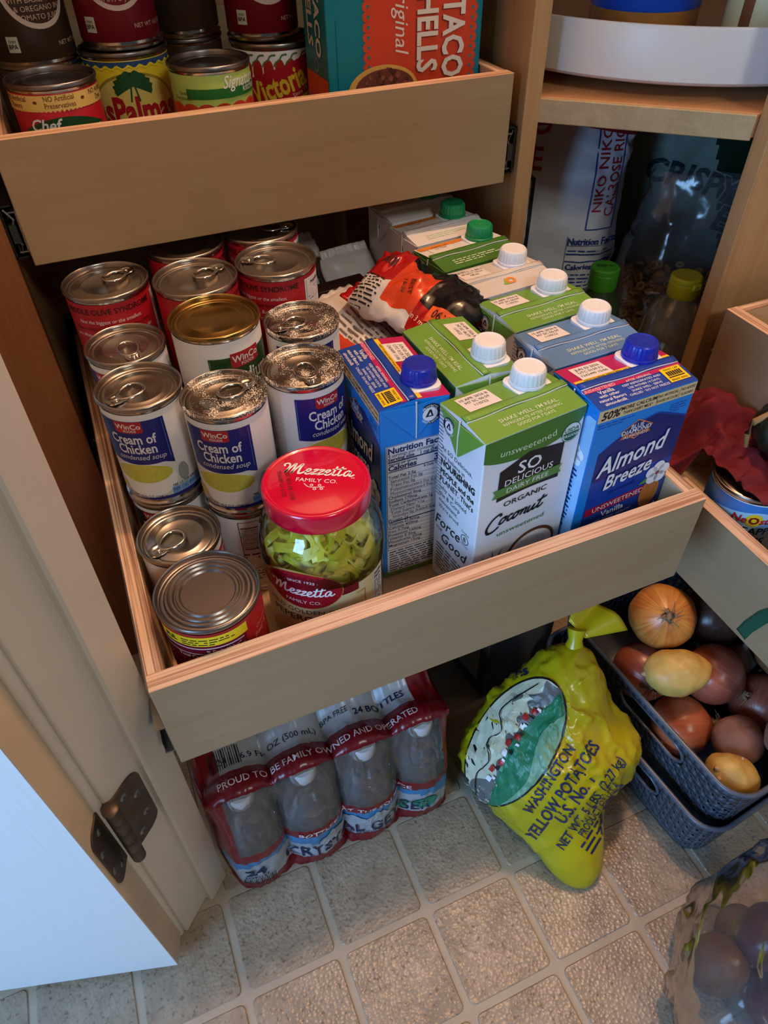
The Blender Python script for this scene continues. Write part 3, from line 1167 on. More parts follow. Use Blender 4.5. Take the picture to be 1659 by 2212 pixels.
can('olive_can', 'white and green medium olives can with a flat gold lid', (.1265, .2415, FZ + OLH + .0002), OLR, OLH, 22, None, TIN_GOLD, PAPER, medium_print, group='olive cans in the drawn-out tray')
can('olive_can', 'lower can under the gold-lidded medium olives can', (.1265, .2415, FZ), OLR, OLH, 22, None, TIN_GOLD, PAPER, medium_print, group='olive cans in the drawn-out tray')


def ravioli_print(m, s, R, h):
    T = h - .008
    m.cols(s, -.058, .012, T - .0115, T - .001, P_YEL, 30, 1, .0003)
    m.text(s, 'FUL', -.047, T - .0060, .0070, BLACK, sx=.9, bold=.03, off=.0005)
    m.micro(s, -.038, T - .0030, .040, 3, .0026, BLACK, .4, .0005, 3)
    m.cols(s, -.056, .008, T - .0150, T - .0140, WHITE, 24, 1, .0003)
    m.text(s, '% Daily Value*', -.008, T - .0180, .0044, WHITE, bold=.02, off=.0005)
    m.cols(s, -.056, .008, T - .0212, T - .0204, WHITE, 24, 1, .0003)
    m.text(s, 'Total Carbohydrate', -.026, T - .0238, .0044, WHITE, bold=.02, off=.0005)
    m.micro(s, -.054, T - .0275, .060, 8, .0048, pm('label_pink_ink', (214, 120, 140), .5), .35, .0005, 6)
    m.text(s, 'Overstuffed with', .038, T - .0160, .0052, pm('label_pale_pink_ink', (226, 150, 150), .5), shear=.2, rot=.12, off=.0005)
    m.text(s, 'Beef & Cheese!', .038, T - .0230, .0066, pm('label_pale_pink_ink', (226, 150, 150), .5), shear=.2, rot=.12, off=.0005)
    m.cols(s, -.062, .010, .007, T - .0118, P_MAROON, 30, 1, .0002)


can('pasta_can', 'red can with a yellow band and a plain ringed lid in the tray corner', (.0570, .0560, FZ), .0392, .113, 12, None, TIN_DARK, pm('label_bright_red', (178, 30, 38), .34), ravioli_print, lid_kind='beads')

# ------------------------------------------------------------------ jar of sliced peppers
JX, JY = .1555, .0830
jar = thing('pepper_jar', 'clear glass jar of sliced yellow-green peppers with a red metal lid', 'jar', (JX, JY, FZ))
JH = .150
GLASS = film('clear_jar_glass', (0.96, 0.98, 0.95), 0.03, 0.02, ior=1.5)
body = [(0, .003), (.037, .0022), (.044, .0010), (.0485, .0040), (.0502, .010), (.0502, .016), (.0494, .022), (.0494, .082), (.0502, .088), (.0510, .096), (.0507, .108), (.0492, .119), (.0460, .128), (.0420, .1345), (.0388, .138), (.0382, .150)]
m = MB(); m.lathe(body, GLASS, 64); m.obj('glass_body', jar, 60)
def brine(r_): return (r_ - .0028)
BR = film('pale_brine', (0.985, 0.985, 0.88), 0.0, 0.05, haze=0.03, hazecol=(0.85, 0.85, 0.4), ior=1.05)
m = MB(); m.lathe([(0, .006)] + [(max(0, r_ - .0030), z + .001) for r_, z in body[3:-2]] + [(.030, .1385), (0, .139)], BR, 48); m.obj('brine', jar, 60)
RED_LID = pm('red_lacquered_lid', (214, 4, 54), 0.22, 0.0, 0.6, coat=0.6)
lp = [(.0405, JH - .004), (.0412, JH - .0045), (.0416, JH - .003), (.0416, JH + .0095), (.0410, JH + .0118), (.0396, JH + .0130), (.0382, JH + .0130), (.0374, JH + .0122), (.0362, JH + .0120), (.0350, JH + .0124), (0, JH + .0126)]
m = MB(); m.lathe(lp, RED_LID, 72); lid = m.obj('lid', jar, 50)
m = MB()
lr = math.radians(-29)
LS = lambda u, v, off: Vector((u * math.cos(lr) - v * math.sin(lr), u * math.sin(lr) + v * math.cos(lr), JH + .0126 + off))
LW = pm('lid_white_print', (250, 246, 246), .4)


def mezzetta(m, s, x, y, k, mat, off):
    """flowing script word drawn with brush strokes; k = x-height scale"""
    S = lambda a, b, o: s(x + (a + .22 * b) * k, y + b * k, o)
    t = .24 * k
    st = lambda pts, w=1.0: m.stroke(S, pts, t / k * k * w, mat, off, 6)
    m.stroke(lambda a, b, o: S(a, b, o), [(-5.1, 1.35), (-5.3, 1.75), (-4.9, 2.0), (-4.5, 1.5), (-4.6, 0.0)], .26, mat, off, 6)
    m.stroke(S, [(-4.6, 0.0), (-4.2, 1.3), (-3.8, 2.0), (-3.75, .9), (-3.75, .05)], .30, mat, off, 6)
    m.stroke(S, [(-3.75, .05), (-3.3, 1.3), (-2.85, 2.0), (-2.9, 1.0), (-2.8, .1), (-2.4, .15), (-2.0, .5)], .32, mat, off, 6)
    m.stroke(S, [(-2.0, .5), (-1.5, .6), (-1.35, .95), (-1.7, 1.1), (-1.95, .6), (-1.75, .05), (-1.3, .1), (-.95, .5)], .26, mat, off, 6)
    for q in (0, .85):
        m.stroke(S, [(-.95 + q, .85), (-.75 + q, 1.05), (-.35 + q, 1.0), (-.8 + q, .45), (-1.0 + q, .05), (-.6 + q, .1), (-.15 + q, .25)], .27, mat, off, 6)
    m.stroke(S, [(.7, .3), (1.1, .6), (1.3, .95), (1.0, 1.1), (.75, .6), (.95, .05), (1.4, .1), (1.8, .6)], .26, mat, off, 6)
    m.stroke(S, [(2.0, 1.9), (1.9, .9), (1.85, .25), (2.1, .05), (2.5, .3)], .28, mat, off, 6)
    m.stroke(S, [(2.75, 1.9), (2.65, .9), (2.6, .25), (2.85, .05), (3.2, .35)], .28, mat, off, 6)
    m.stroke(S, [(1.5, 1.25), (2.3, 1.35), (3.3, 1.55)], .22, mat, off, 6)
    m.stroke(S, [(4.1, .95), (3.75, 1.1), (3.4, .7), (3.45, .15), (3.8, .1), (4.15, .9), (4.15, .25), (4.4, .05), (4.8, .4)], .27, mat, off, 6)


class _scaled:
    pass


def mezz(m, s, x, y, k, mat, off):
    """script word at scale k (metres per stroke unit)"""
    mezzetta(m, lambda u, v, o: s(x + u * k, y + v * k, o), 0, 0, 1.0, mat, off)


mezz(m, LS, .001, .0055, .0056, LW, .0003)
m.text(LS, 'FAMILY CO.', .001, -.0010, .0058, LW, sx=1.05, off=.0003)
m.text(LS, 'TM', .0275, .004, .0022, LW, off=.0003)
m.stroke(LS, [(-.008, -.0050), (-.004, -.0085), (.002, -.0085), (.008, -.0075)], .0006, LW, .0003)
for a, b in ((-.002, -.0065), (.001, -.0105), (.004, -.0062), (.006, -.0098)):
    m.ring(LS, a, b, .0007, .0013, LW, 12, .0003)
DKR = pm('lid_date_ink', (96, 6, 30), .5)
for k, tx in enumerate(('BEST BY FEB 2028', '2212 77 687955')):
    m.text(lambda u, v, o: LS(u, v, o), tx, -.0205 - k * .006 + .002, -.007, .0046, DKR, rot=PI / 2 + .35, sx=1.0, off=.0003)
m.obj('lid_print', lid, 0)
# peppers packed in the jar
PEP = [pm('pepper_pale', (250, 234, 84), .3, spec=.6, vary=.12, vscale=120), pm('pepper_green', (236, 226, 66), .3, spec=.6, vary=.15, vscale=120), pm('pepper_light', (246, 240, 136), .35, spec=.6, vary=.1, vscale=150)]
m = MB()
rg = random.Random(5)
for k in range(190):
    z = .012 + .118 * (k / 190) + rg.uniform(-.004, .004)
    maxr = .0415 if z < .112 else .034
    rad = maxr * (rg.uniform(.72, 1.0) if k % 4 else rg.uniform(0, .7))
    an = rg.uniform(0, 2 * PI)
    Rr = rg.uniform(.0070, .0135)
    M = Matrix.Translation((rad * math.cos(an), rad * math.sin(an), z)) @ Matrix.Rotation(an, 4, 'Z') @ Matrix.Rotation(rg.uniform(-1.5, 1.5), 4, 'Y') @ Matrix.Rotation(rg.uniform(-1, 1), 4, 'X')
    wall = rg.uniform(.0016, .0026)
    hh = rg.uniform(.008, .016)
    a1 = 2 * PI * (1 if k % 3 else rg.uniform(.45, .8))
    el = rg.uniform(.7, 1.0)
    n = 18
    ph = rg.uniform(0, 6)
    def fn(s_, t_):
        q = a1 * s_
        c = 2 * PI * t_
        rr = Rr * (1 + .10 * math.sin(3 * q + ph)) + wall * math.cos(c)
        p = M @ Vector((rr * math.cos(q), el * rr * math.sin(q), hh * .5 * math.sin(c)))
        lim = .0462 if p.z < .112 else max(.030, .0462 - (p.z - .112) * .62)
        d = math.hypot(p.x, p.y)
        if d > lim:
            p.x *= lim / d; p.y *= lim / d
        p.z = min(max(p.z, .006), .136)
        return p
    m.sheet(fn, n, 6, PEP[k % 3], wrap_u=(k % 3 != 0))
    if k % 5 == 0:   # seedy core
        m.lathe([(0, -.004), (.0035, -.002), (.004, .001), (.002, .004), (0, .005)], PEP[2], 8, M=M)
m.lathe([(0, .006), (.022, .008), (.030, .02), (.031, .10), (.026, .120), (.012, .130), (0, .131)], PEP[0], 24, fr=lambda r, z, a: r * (1 + .12 * math.sin(5 * a + 90 * z)))
pp = m.obj('sliced_peppers', jar, 60)
pp['kind'] = 'stuff'
# paper label round the jar
m = MB()
js0 = cyl(.0502, -27)
js = lambda u, v, o: js0(u, v + .0435, o)
CR = pm('jar_label_cream', (232, 222, 176), .42)
m.cols(js, -.090, .066, -.026, lambda u: .0475 + (.0225 * math.cos(max(-1, min(1, (u + .012) / .045)) * PI / 2) if abs(u + .012) < .045 else 0), CR, 56, 1, .0002)
GOLD = pm('label_gold_line', (196, 150, 70), .35)
m.cols(js, -.094, .062, lambda u: .0475 + (.0225 * math.cos(max(-1, min(1, (u + .012) / .045)) * PI / 2) if abs(u + .012) < .045 else 0) - .0007, lambda u: .0475 + (.0225 * math.cos(max(-1, min(1, (u + .012) / .045)) * PI / 2) if abs(u + .012) < .045 else 0), GOLD, 56, 1, .0003)
jl = m.obj('paper_label', jar, 0)
m = MB()
m.cols(js, .010, .036, .040, .053, pm('ribbon_dark_red', (126, 14, 30), .4), 8, 1, .00035)
m.cols(js, -.056, -.028, .036, .054, pm('ribbon_dark_red', (126, 14, 30), .4), 8, 1, .00035)
m.ell(js, -.010, .0475, .0330, .0215, GOLD, 32, 1, .0004)
m.ell(js, -.010, .0475, .0322, .0207, pm('jar_oval_red', (168, 18, 40), .4), 32, 1, .0005)
mezz(m, js, -.010, .0425, .0053, LW, .0007)
m.text(js, '\u00b7 SINCE 1935 \u00b7', -.010, .0590, .0040, LW, sx=1.15, off=.0007, arc=.05)
m.text(js, 'FAMILY CO.', -.010, .0345, .0052, LW, sx=1.1, off=.0007)
INK = pm('label_olive_ink', (60, 66, 36), .5)
m.text(js, 'MILD GOLDEN GREEK', -.006, .0215, .0070, INK, sx=1.12, off=.0004)
m.text(js, 'PEPERONCINI', -.006, .0120, .0105, INK, sx=1.1, bold=.01, off=.0004)
m.bar(js, .034, .036, .042, .036, .001, GOLD, 3, .0004); m.bar(js, .042, .036, .042, .006, .001, GOLD, 1, .0004)
m.cols(js, .052, .0655, -.022, .0465, PAPER, 6, 1, .0003)
m.text(js, 'Nutrition', .0535, .0425, .0046, BLACK, 'L', bold=.03, off=.0004, maxw=.011)
m.text(js, 'Facts', .0535, .0380, .0046, BLACK, 'L', bold=.03, off=.0004, maxw=.011)
m.micro(js, .053, .0345, .011, 18, .0027, BLACK, .4, .0004, 9)
m.obj('label_print', jl, 0)
# ------------------------------------------------------------------ cartons
CW, CD, CH = .0955, .0600, .1945
RIDGE = .0035
MARBLE = pm('carton_marble_white', (232, 234, 240), .36, vary=.06, vscale=14)
C_GREEN = pm('carton_leaf_green', (112, 160, 60), .36)
C_GREEN_D = pm('carton_deep_green', (74, 122, 44), .36)
C_BLUE = pm('carton_dusty_blue', (96, 136, 186), .36)
C_BLUE_D = pm('carton_slate_blue', (70, 104, 150), .36)
C_SKY = pm('carton_sky_blue', (20, 132, 222), .34)
C_ROYAL = pm('carton_royal_blue', (24, 66, 160), .34)
C_DEEP = pm('carton_deep_blue', (16, 40, 112), .34)
C_MAG = pm('carton_magenta', (186, 26, 92), .36)
C_RED = pm('carton_crimson', (176, 22, 60), .36)
C_GOLD = pm('carton_pale_gold', (226, 196, 146), .4)
C_YEL = pm('carton_yellow', (246, 208, 24), .4)
C_ORANGE = pm('carton_orange', (236, 140, 50), .4)
C_GREY = pm('carton_warm_grey', (212, 206, 200), .4)
C_WHITE = pm('carton_white', (234, 232, 234), .36)
C_BROWN = pm('carton_brown', (96, 60, 34), .5)
CAP_WHITE = pm('cap_white_plastic', (238, 240, 242), .35, sub=.1)
CAP_BLUE = pm('cap_blue_plastic', (24, 44, 170), .32)
CAP_GREEN = pm('cap_green_plastic', (22, 146, 88), .34)
SEAM = pm('seam_white_card', (220, 222, 222), .5)
G_INK = pm('carton_grey_ink', (96, 98, 106), .5)
N_INK = pm('carton_navy_ink', (28, 36, 104), .5)


def faces(w, d, h):
    def top(u, v, off):
        return Vector((u, v, h + RIDGE * (1 - min(1, abs(v) / (d / 2))) + off))
    return dict(front=lambda u, v, o: Vector((u, -d / 2 - o, v)),
                left=lambda u, v, o: Vector((-w / 2 - o, -u, v)),
                right=lambda u, v, o: Vector((w / 2 + o, u, v)),
                back=lambda u, v, o: Vector((-u, d / 2 + o, v)), top=top)


def tetra_mark(m, s, x, y, r):
    m.ring(s, x, y, 0.0, r, BLACK, 30, .0018)
    m.ring(s, x, y, 0.0, r * .66, WHITE, 26, .0020)
    m.poly(s, [(x - r * .42, y - r * .22), (x + r * .30, y - r * .22), (x + r * .10, y + r * .46), (x - r * .08, y + r * .46)], BLACK, .0022)
    m.poly(s, [(x - r * .16, y - r * .10), (x + r * .12, y - r * .10), (x, y + r * .24)], WHITE, .0023)
    for tx, bot in (('PROTECTS', False), ("WHAT'S GOOD", True)):
        if not bot:
            m.text(s, tx, x, y + r * .80, r * .30, WHITE, sx=1.0, bold=.02, off=.0022, arc=r * .80)
        else:
            m.text(s, tx, x, y - r * .80, r * .26, WHITE, sx=.9, bold=.02, off=.0022, arc=-r * .80)


def carton(label, x, y, rotz, capmat, bodymat, prnt, topB, topF, flapmat, group=None, h=CH, z=None, cap_x=.0235):
    w, d = CW, CD
    t = thing('drink_carton', label, 'carton', (x, y, FZ if z is None else z), math.radians(rotz), group)
    F = faces(w, d, h)
    # body
    m = MB()
    a, b = w / 2, d / 2
    lo = [(-a, -b, 0), (a, -b, 0), (a, b, 0), (-a, b, 0)]
    hi = [(-a, -b, h), (a, -b, h), (a, b, h), (-a, b, h)]
    rid = [(-a, 0, h + RIDGE), (a, 0, h + RIDGE)]
    m.add(lo + hi + rid, [(3, 2, 1, 0), (0, 1, 5, 4), (2, 3, 7, 6), (1, 2, 6, 9, 5), (3, 0, 4, 8, 7)], bodymat)
    m.add(lo + hi + rid, [(4, 5, 9, 8)], topF)
    m.add(lo + hi + rid, [(8, 9, 6, 7)], topB)
    body = m.obj('carton_body', t, 25, mods=[('BEVEL', dict(width=.0012, segments=2))])
    # top seam fin folded flat, slightly wavy
    m = MB()
    def fin(s, q):
        u = -a + w * s
        wob = .0006 * math.sin(s * 11 + x * 90)
        return Vector((u, .0015 - .0065 * q, h + RIDGE + .0011 + wob * q - .0007 * q))
    m.sheet(fin, 16, 3, topF)
    m.sheet(lambda s, q: fin(s, 1) + Vector((0, -.0004 - .0000 * q, -.0011 * q)), 16, 1, SEAM)
    m.obj('top_seam', t, 30, mods=[('SOLIDIFY', dict(thickness=.0005))])
    # ears folded down both narrow sides
    for side in (-1, 1):
        m = MB()
        drop = .031
        X = side * (a + .0004)
        pts = [(X, -b + .001, h - .0006), (X, b - .001, h - .0006), (X + side * .0016, .0015, h - drop), (X + side * .0016, -.0015, h - drop), (X + side * .0012, 0, h - .001)]
        fs = [(0, 4, 3), (1, 2, 4), (4, 2, 3)] if side > 0 else [(0, 3, 4), (1, 4, 2), (4, 3, 2)]
        fs = [tuple(reversed(f)) for f in fs]
        m.add(pts, fs, flapmat)
        ef = m.obj('ear_flap', t, 0, mods=[('SOLIDIFY', dict(thickness=.0008, offset=0))])
        m = MB()
        m.tube([(X + side * .0014, 0, h + RIDGE * .6), (X + side * .0024, 0, h - .012), (X + side * .0022, .0002, h - drop - .001)], [.0007, .0006, .0005], SEAM, 6)
        m.obj('ear_seam', ef)
    # spout plate and cap
    cx, cy = cap_x, .0135
    m = MB()
    pr = rounded_rect(.033, .029, .007, 4)
    zp = h + .0016
    n = len(pr)
    m.add([(cx + u, cy + v, zp - .001) for u, v in pr] + [(cx + u, cy + v, zp + .0020) for u, v in pr] + [(cx + u * .9, cy + v * .9, zp + .0027) for u, v in pr],
          [(i, (i + 1) % n, n + (i + 1) % n, n + i) for i in range(n)] + [(n + i, n + (i + 1) % n, 2 * n + (i + 1) % n, 2 * n + i) for i in range(n)] + [tuple(range(2 * n, 3 * n))], CAP_WHITE)
    m.obj('spout_plate', t, 40)
    m = MB()
    rr = .0138
    rid_f = lambda r, zz, an: r + (.00045 if (int(an / (2 * PI) * 96 + .5) % 4) < 2 else 0)
    m.lathe([(rr + .0006, .0028), (rr + .0010, .0032), (rr + .0010, .0052), (rr + .0003, .0056), (rr, .0060)], capmat, 96, c=(cx, cy, zp))
    m.lathe([(rr - .0002, .0060), (rr, .0066), (rr - .0008, .0152), (rr - .0012, .0160)], capmat, 96, c=(cx, cy, zp), fr=rid_f)
    m.lathe([(rr - .0010, .0158), (rr - .0020, .0170), (rr - .0032, .0172), (rr - .0038, .0167), (.001, .0167), (.0006, .0170), (0, .0170)], capmat, 96, c=(cx, cy, zp))
    m.obj('cap', t, 30)
    # best-before field
    m = MB()
    m.rect(F['top'], -.0225, .0150, .030, .0215, pm('date_field_white', (236, 230, 228), .5), 1, 1, .0004)
    DI = pm('dot_matrix_ink', (70, 66, 72), .6)
    return t, F, m, body, DI


def date(m, F, lines, DI, rot=0.0):
    for k, tx in enumerate(lines):
        m.text(F['top'], tx, -.0225, .0215 - k * .0052, .0047, DI, sx=.92, rot=rot, off=.0006)


# ---- coconut / oat milk family: coloured top, curved panel on the front
def so_carton(label, x, y, rotz, c1, c2, full=False, group=None, **k):
    t, F, m, body, DI = carton(label, x, y, rotz, CAP_WHITE, MARBLE, None, c1, c1, c1, group, **k)
    date(m, F, ('10 APR 2026 B', 'M7 SC 06:59', '11/0/22'), DI)
    f = F['front']
    T = F['top']
    PAL = pm('carton_pale_green_ink', (212, 232, 196), .5)
    m.text(T, "SHAKE WELL. I'M REAL.", .003, -.0150, .0052, PAL, sx=1.05, bold=.005, off=.0004)
    m.text(T, 'REFRIGERATE AFTER OPENING', .003, -.0200, .0040, PAL, sx=1.0, off=.0004)
    m.text(T, 'GOOD FOR 7 DAYS', .003, -.0242, .0040, PAL, sx=1.0, bold=.01, off=.0004)
    # curved coloured panel on the front
    cu = lambda u: CH - .004 - .0235 * math.sqrt(max(0, 1 - ((u + .006) / .0545) ** 2)) if abs(u + .006) < .0545 else CH - .004
    m.cols(f, -CW / 2, CW / 2, cu, CH - .0005, c2, 28, 1, .0003)
    m.text(f, 'unsweetened', -.006, CH - .0172, .0088, PAL, sx=1.15, off=.0005, arc=-.16)
    for side in ('left', 'right'):
        s = F[side]
        for r_ in range(26):
            for c_ in range(4):
                m.rect(s, (-.0285 if side == 'left' else .0285) + (c_ * .0016 + (r_ % 2) * .0008) * (1 if side == 'left' else -1), CH - .006 - r_ * .0034, .0008, .0013, BLACK, 1, 1, .0003)
        tetra_mark(m, s, -.0130 if side == 'left' else .0130, CH - .0120, .0082)
    if full:
        s = f
        y0 = CH - .033
        # roundel
        GRN = pm('seal_green', (18, 96, 62), .4)
        m.ring(s, .0360, CH - .0215, 0, .0093, GRN, 30, .0006)
        m.ring(s, .0360, CH - .0215, 0, .0087, WHITE, 30, .0007)
        m.cols(s, .0360 - .0080, .0360 + .0080, lambda u: CH - .0215 - math.sqrt(max(0, .0080 ** 2 - (u - .036) ** 2)), CH - .0212, GRN, 16, 1, .0008)
        m.text(s, 'USDA', .0360, CH - .0185, .0056, GRN, bold=.015, off=.0009)
        m.text(s, 'ORGANIC', .0360, CH - .0242, .0040, WHITE, bold=.01, off=.0009)
        # black banner
        m.cols(s, -.031, .031, lambda u: CH - .0650 + .0015 * math.cos(u * 60), lambda u: CH - .0315 + .0080 * (1 - abs(u + .004) / .031) + .0035 * (u / .031), BLACK, 24, 1, .0005)
        m.text(s, 'SO', -.002, CH - .0365, .0170, WHITE, sx=1.1, bold=.012, off=.0008)
        m.text(s, 'DELICIOUS', -.001, CH - .0478, .0088, WHITE, sx=1.12, bold=.006, off=.0008, maxw=.054)
        RB = pm('carton_ribbon_green', (84, 138, 64), .4)
        m.poly(s, [(-.036, CH - .0515), (.033, CH - .0515), (.0305, CH - .0560), (.033, CH - .0605), (-.036, CH - .0605), (-.0335, CH - .0560)], RB, .0009)
        m.text(s, 'DAIRY FREE', -.0015, CH - .0560, .0068, WHITE, sx=1.2, off=.0011)
        m.text(s, 'ORGANIC', -.001, CH - .0715, .0078, BLACK, sx=1.25, bold=.012, off=.0005)
        # script word
        K = .0066
        S = lambda a, b, o: s((a + .30 * b) * K - .0005, CH - .0925 + b * K, o)
        W_ = .30
        def st(pts, wv=W_): m.stroke(S, pts, wv, BLACK, .0006, 6)
        st([(-3.9, 1.3), (-4.3, 1.75), (-5.2, 1.2), (-5.6, .0), (-5.1, -.9), (-4.3, -.9), (-3.6, -.4)], .36)
        st([(-3.1, .9), (-3.6, .7), (-3.7, .1), (-3.3, -.05), (-2.9, .5), (-3.1, .9), (-2.7, .75)])
        st([(-1.9, .8), (-2.3, .9), (-2.55, .3), (-2.2, -.05), (-1.7, .3)])
        st([(-1.2, .9), (-1.6, .7), (-1.65, .1), (-1.3, -.05), (-.9, .5), (-1.2, .9), (-.8, .8), (-.4, .85)])
        st([(-.4, .95), (-.45, .0)]); st([(-.45, .3), (-.05, .9), (.25, .75), (.2, .1), (.5, .0)])
        st([(.75, .95), (.65, .2), (.95, -.05), (1.4, .6), (1.5, .95)]); st([(1.5, .95), (1.4, .15), (1.75, .05), (2.1, .4)])
        st([(2.55, 1.9), (2.25, .6), (2.3, .05), (2.7, .1), (3.0, .5)]); st([(1.8, 1.2), (2.6, 1.35), (3.2, 1.5)])
        m.text(s, 'unsweetened', -.001, CH - .1045, .0075, C_GREEN_D, sx=1.25, off=.0005)
        # coconut half and palm fronds
        m.ell(s, .0150, CH - .1400, .0260, .0225, C_BROWN, 24, 1, .0004)
        m.ell(s, .0150, CH - .1415, .0235, .0205, C_WHITE, 24, 1, .0005)
        m.ell(s, .0135, CH - .1390, .0175, .0130, pm('coconut_shade', (196, 204, 214), .5), 24, 1, .0006)
        for an in (20, 45, 70, 95, 120):
            a_ = math.radians(an)
            ox, oy = -.026, CH - .148
            m.poly(s, [(ox, oy), (ox + .011 * math.cos(a_) - .0013 * math.sin(a_), oy + .011 * math.sin(a_) + .0013 * math.cos(a_)), (ox + .026 * math.cos(a_), oy + .026 * math.sin(a_)), (ox + .011 * math.cos(a_) + .0013 * math.sin(a_), oy + .011 * math.sin(a_) - .0013 * math.cos(a_))], pm('palm_leaf_print', (44, 84, 40), .5), .0007)
        s = F['left']
        yy = CH - .0385
        for tx, sz, bd in (('At SO Delicious,', .0062, 0), ('we believe in', .0062, 0), ('NOURiSHiNG', .0092, .03), ('PEOPLE and the', .0076, .02), ('PLANET. That\'s', .0078, .008), ('why we joined', .0066, 0), ('the B Corp', .0066, 0), ('movement.', .0062, 0), ('We\'re proud', .0056, 0)):
            m.text(s, tx, -.0235, yy, sz, BLACK if bd else G_INK, 'L', bold=bd, off=.0004, maxw=.047)
            yy -= sz * 1.12
        m.ring(s, .0165, yy - .0035, .0046, .0052, BLACK, 26, .0004)
        m.text(s, 'B', .0165, yy - .0035, .0068, BLACK, off=.0004)
        m.text(s, 'Certified', .0165, yy + .0042, .0030, BLACK, off=.0004)
        m.bar(s, .0110, yy - .0105, .0220, yy - .0105, .0004, BLACK, 1, .0004)
        m.text(s, 'Force', -.008, yy - .010, .0165, BLACK, shear=.3, bold=.004, rot=.10, off=.0004)
        m.text(s, 'FOR', -.0205, yy - .0215, .0048, BLACK, off=.0004)
        m.text(s, 'Good', .002, yy - .0265, .0165, BLACK, shear=.3, bold=.004, rot=.06, off=.0004)
        m.micro(s, -.024, yy - .039, .046, 8, .0042, G_INK, .35, .0004, 6)
    m.obj('carton_print', body, 0)
    return t


# ---- almond drink family
def diamond_logo(m, s, x, y, k):
    m.poly(s, [(x - .016 * k, y), (x, y + .0090 * k), (x + .016 * k, y), (x, y - .0100 * k)], C_ORANGE, .0006)
    m.poly(s, [(x - .0145 * k, y), (x, y + .0080 * k), (x + .0145 * k, y), (x, y - .0088 * k)], C_DEEP, .0007)
    m.text(s, 'BLUE', x, y + .0032 * k, .0056 * k, WHITE, bold=.01, off=.0009)
    m.text(s, 'DIAMOND', x, y - .0010 * k, .0060 * k, WHITE, bold=.01, off=.0009)
    m.poly(s, [(x - .0150 * k, y - .0068 * k), (x - .0125 * k, y - .0036 * k), (x + .0125 * k, y - .0036 * k), (x + .0150 * k, y - .0068 * k)], pm('logo_copper', (196, 104, 52), .4), .0008)
    m.text(s, 'ALMONDS', x, y - .0054 * k, .0042 * k, WHITE, sx=1.2, off=.0010)


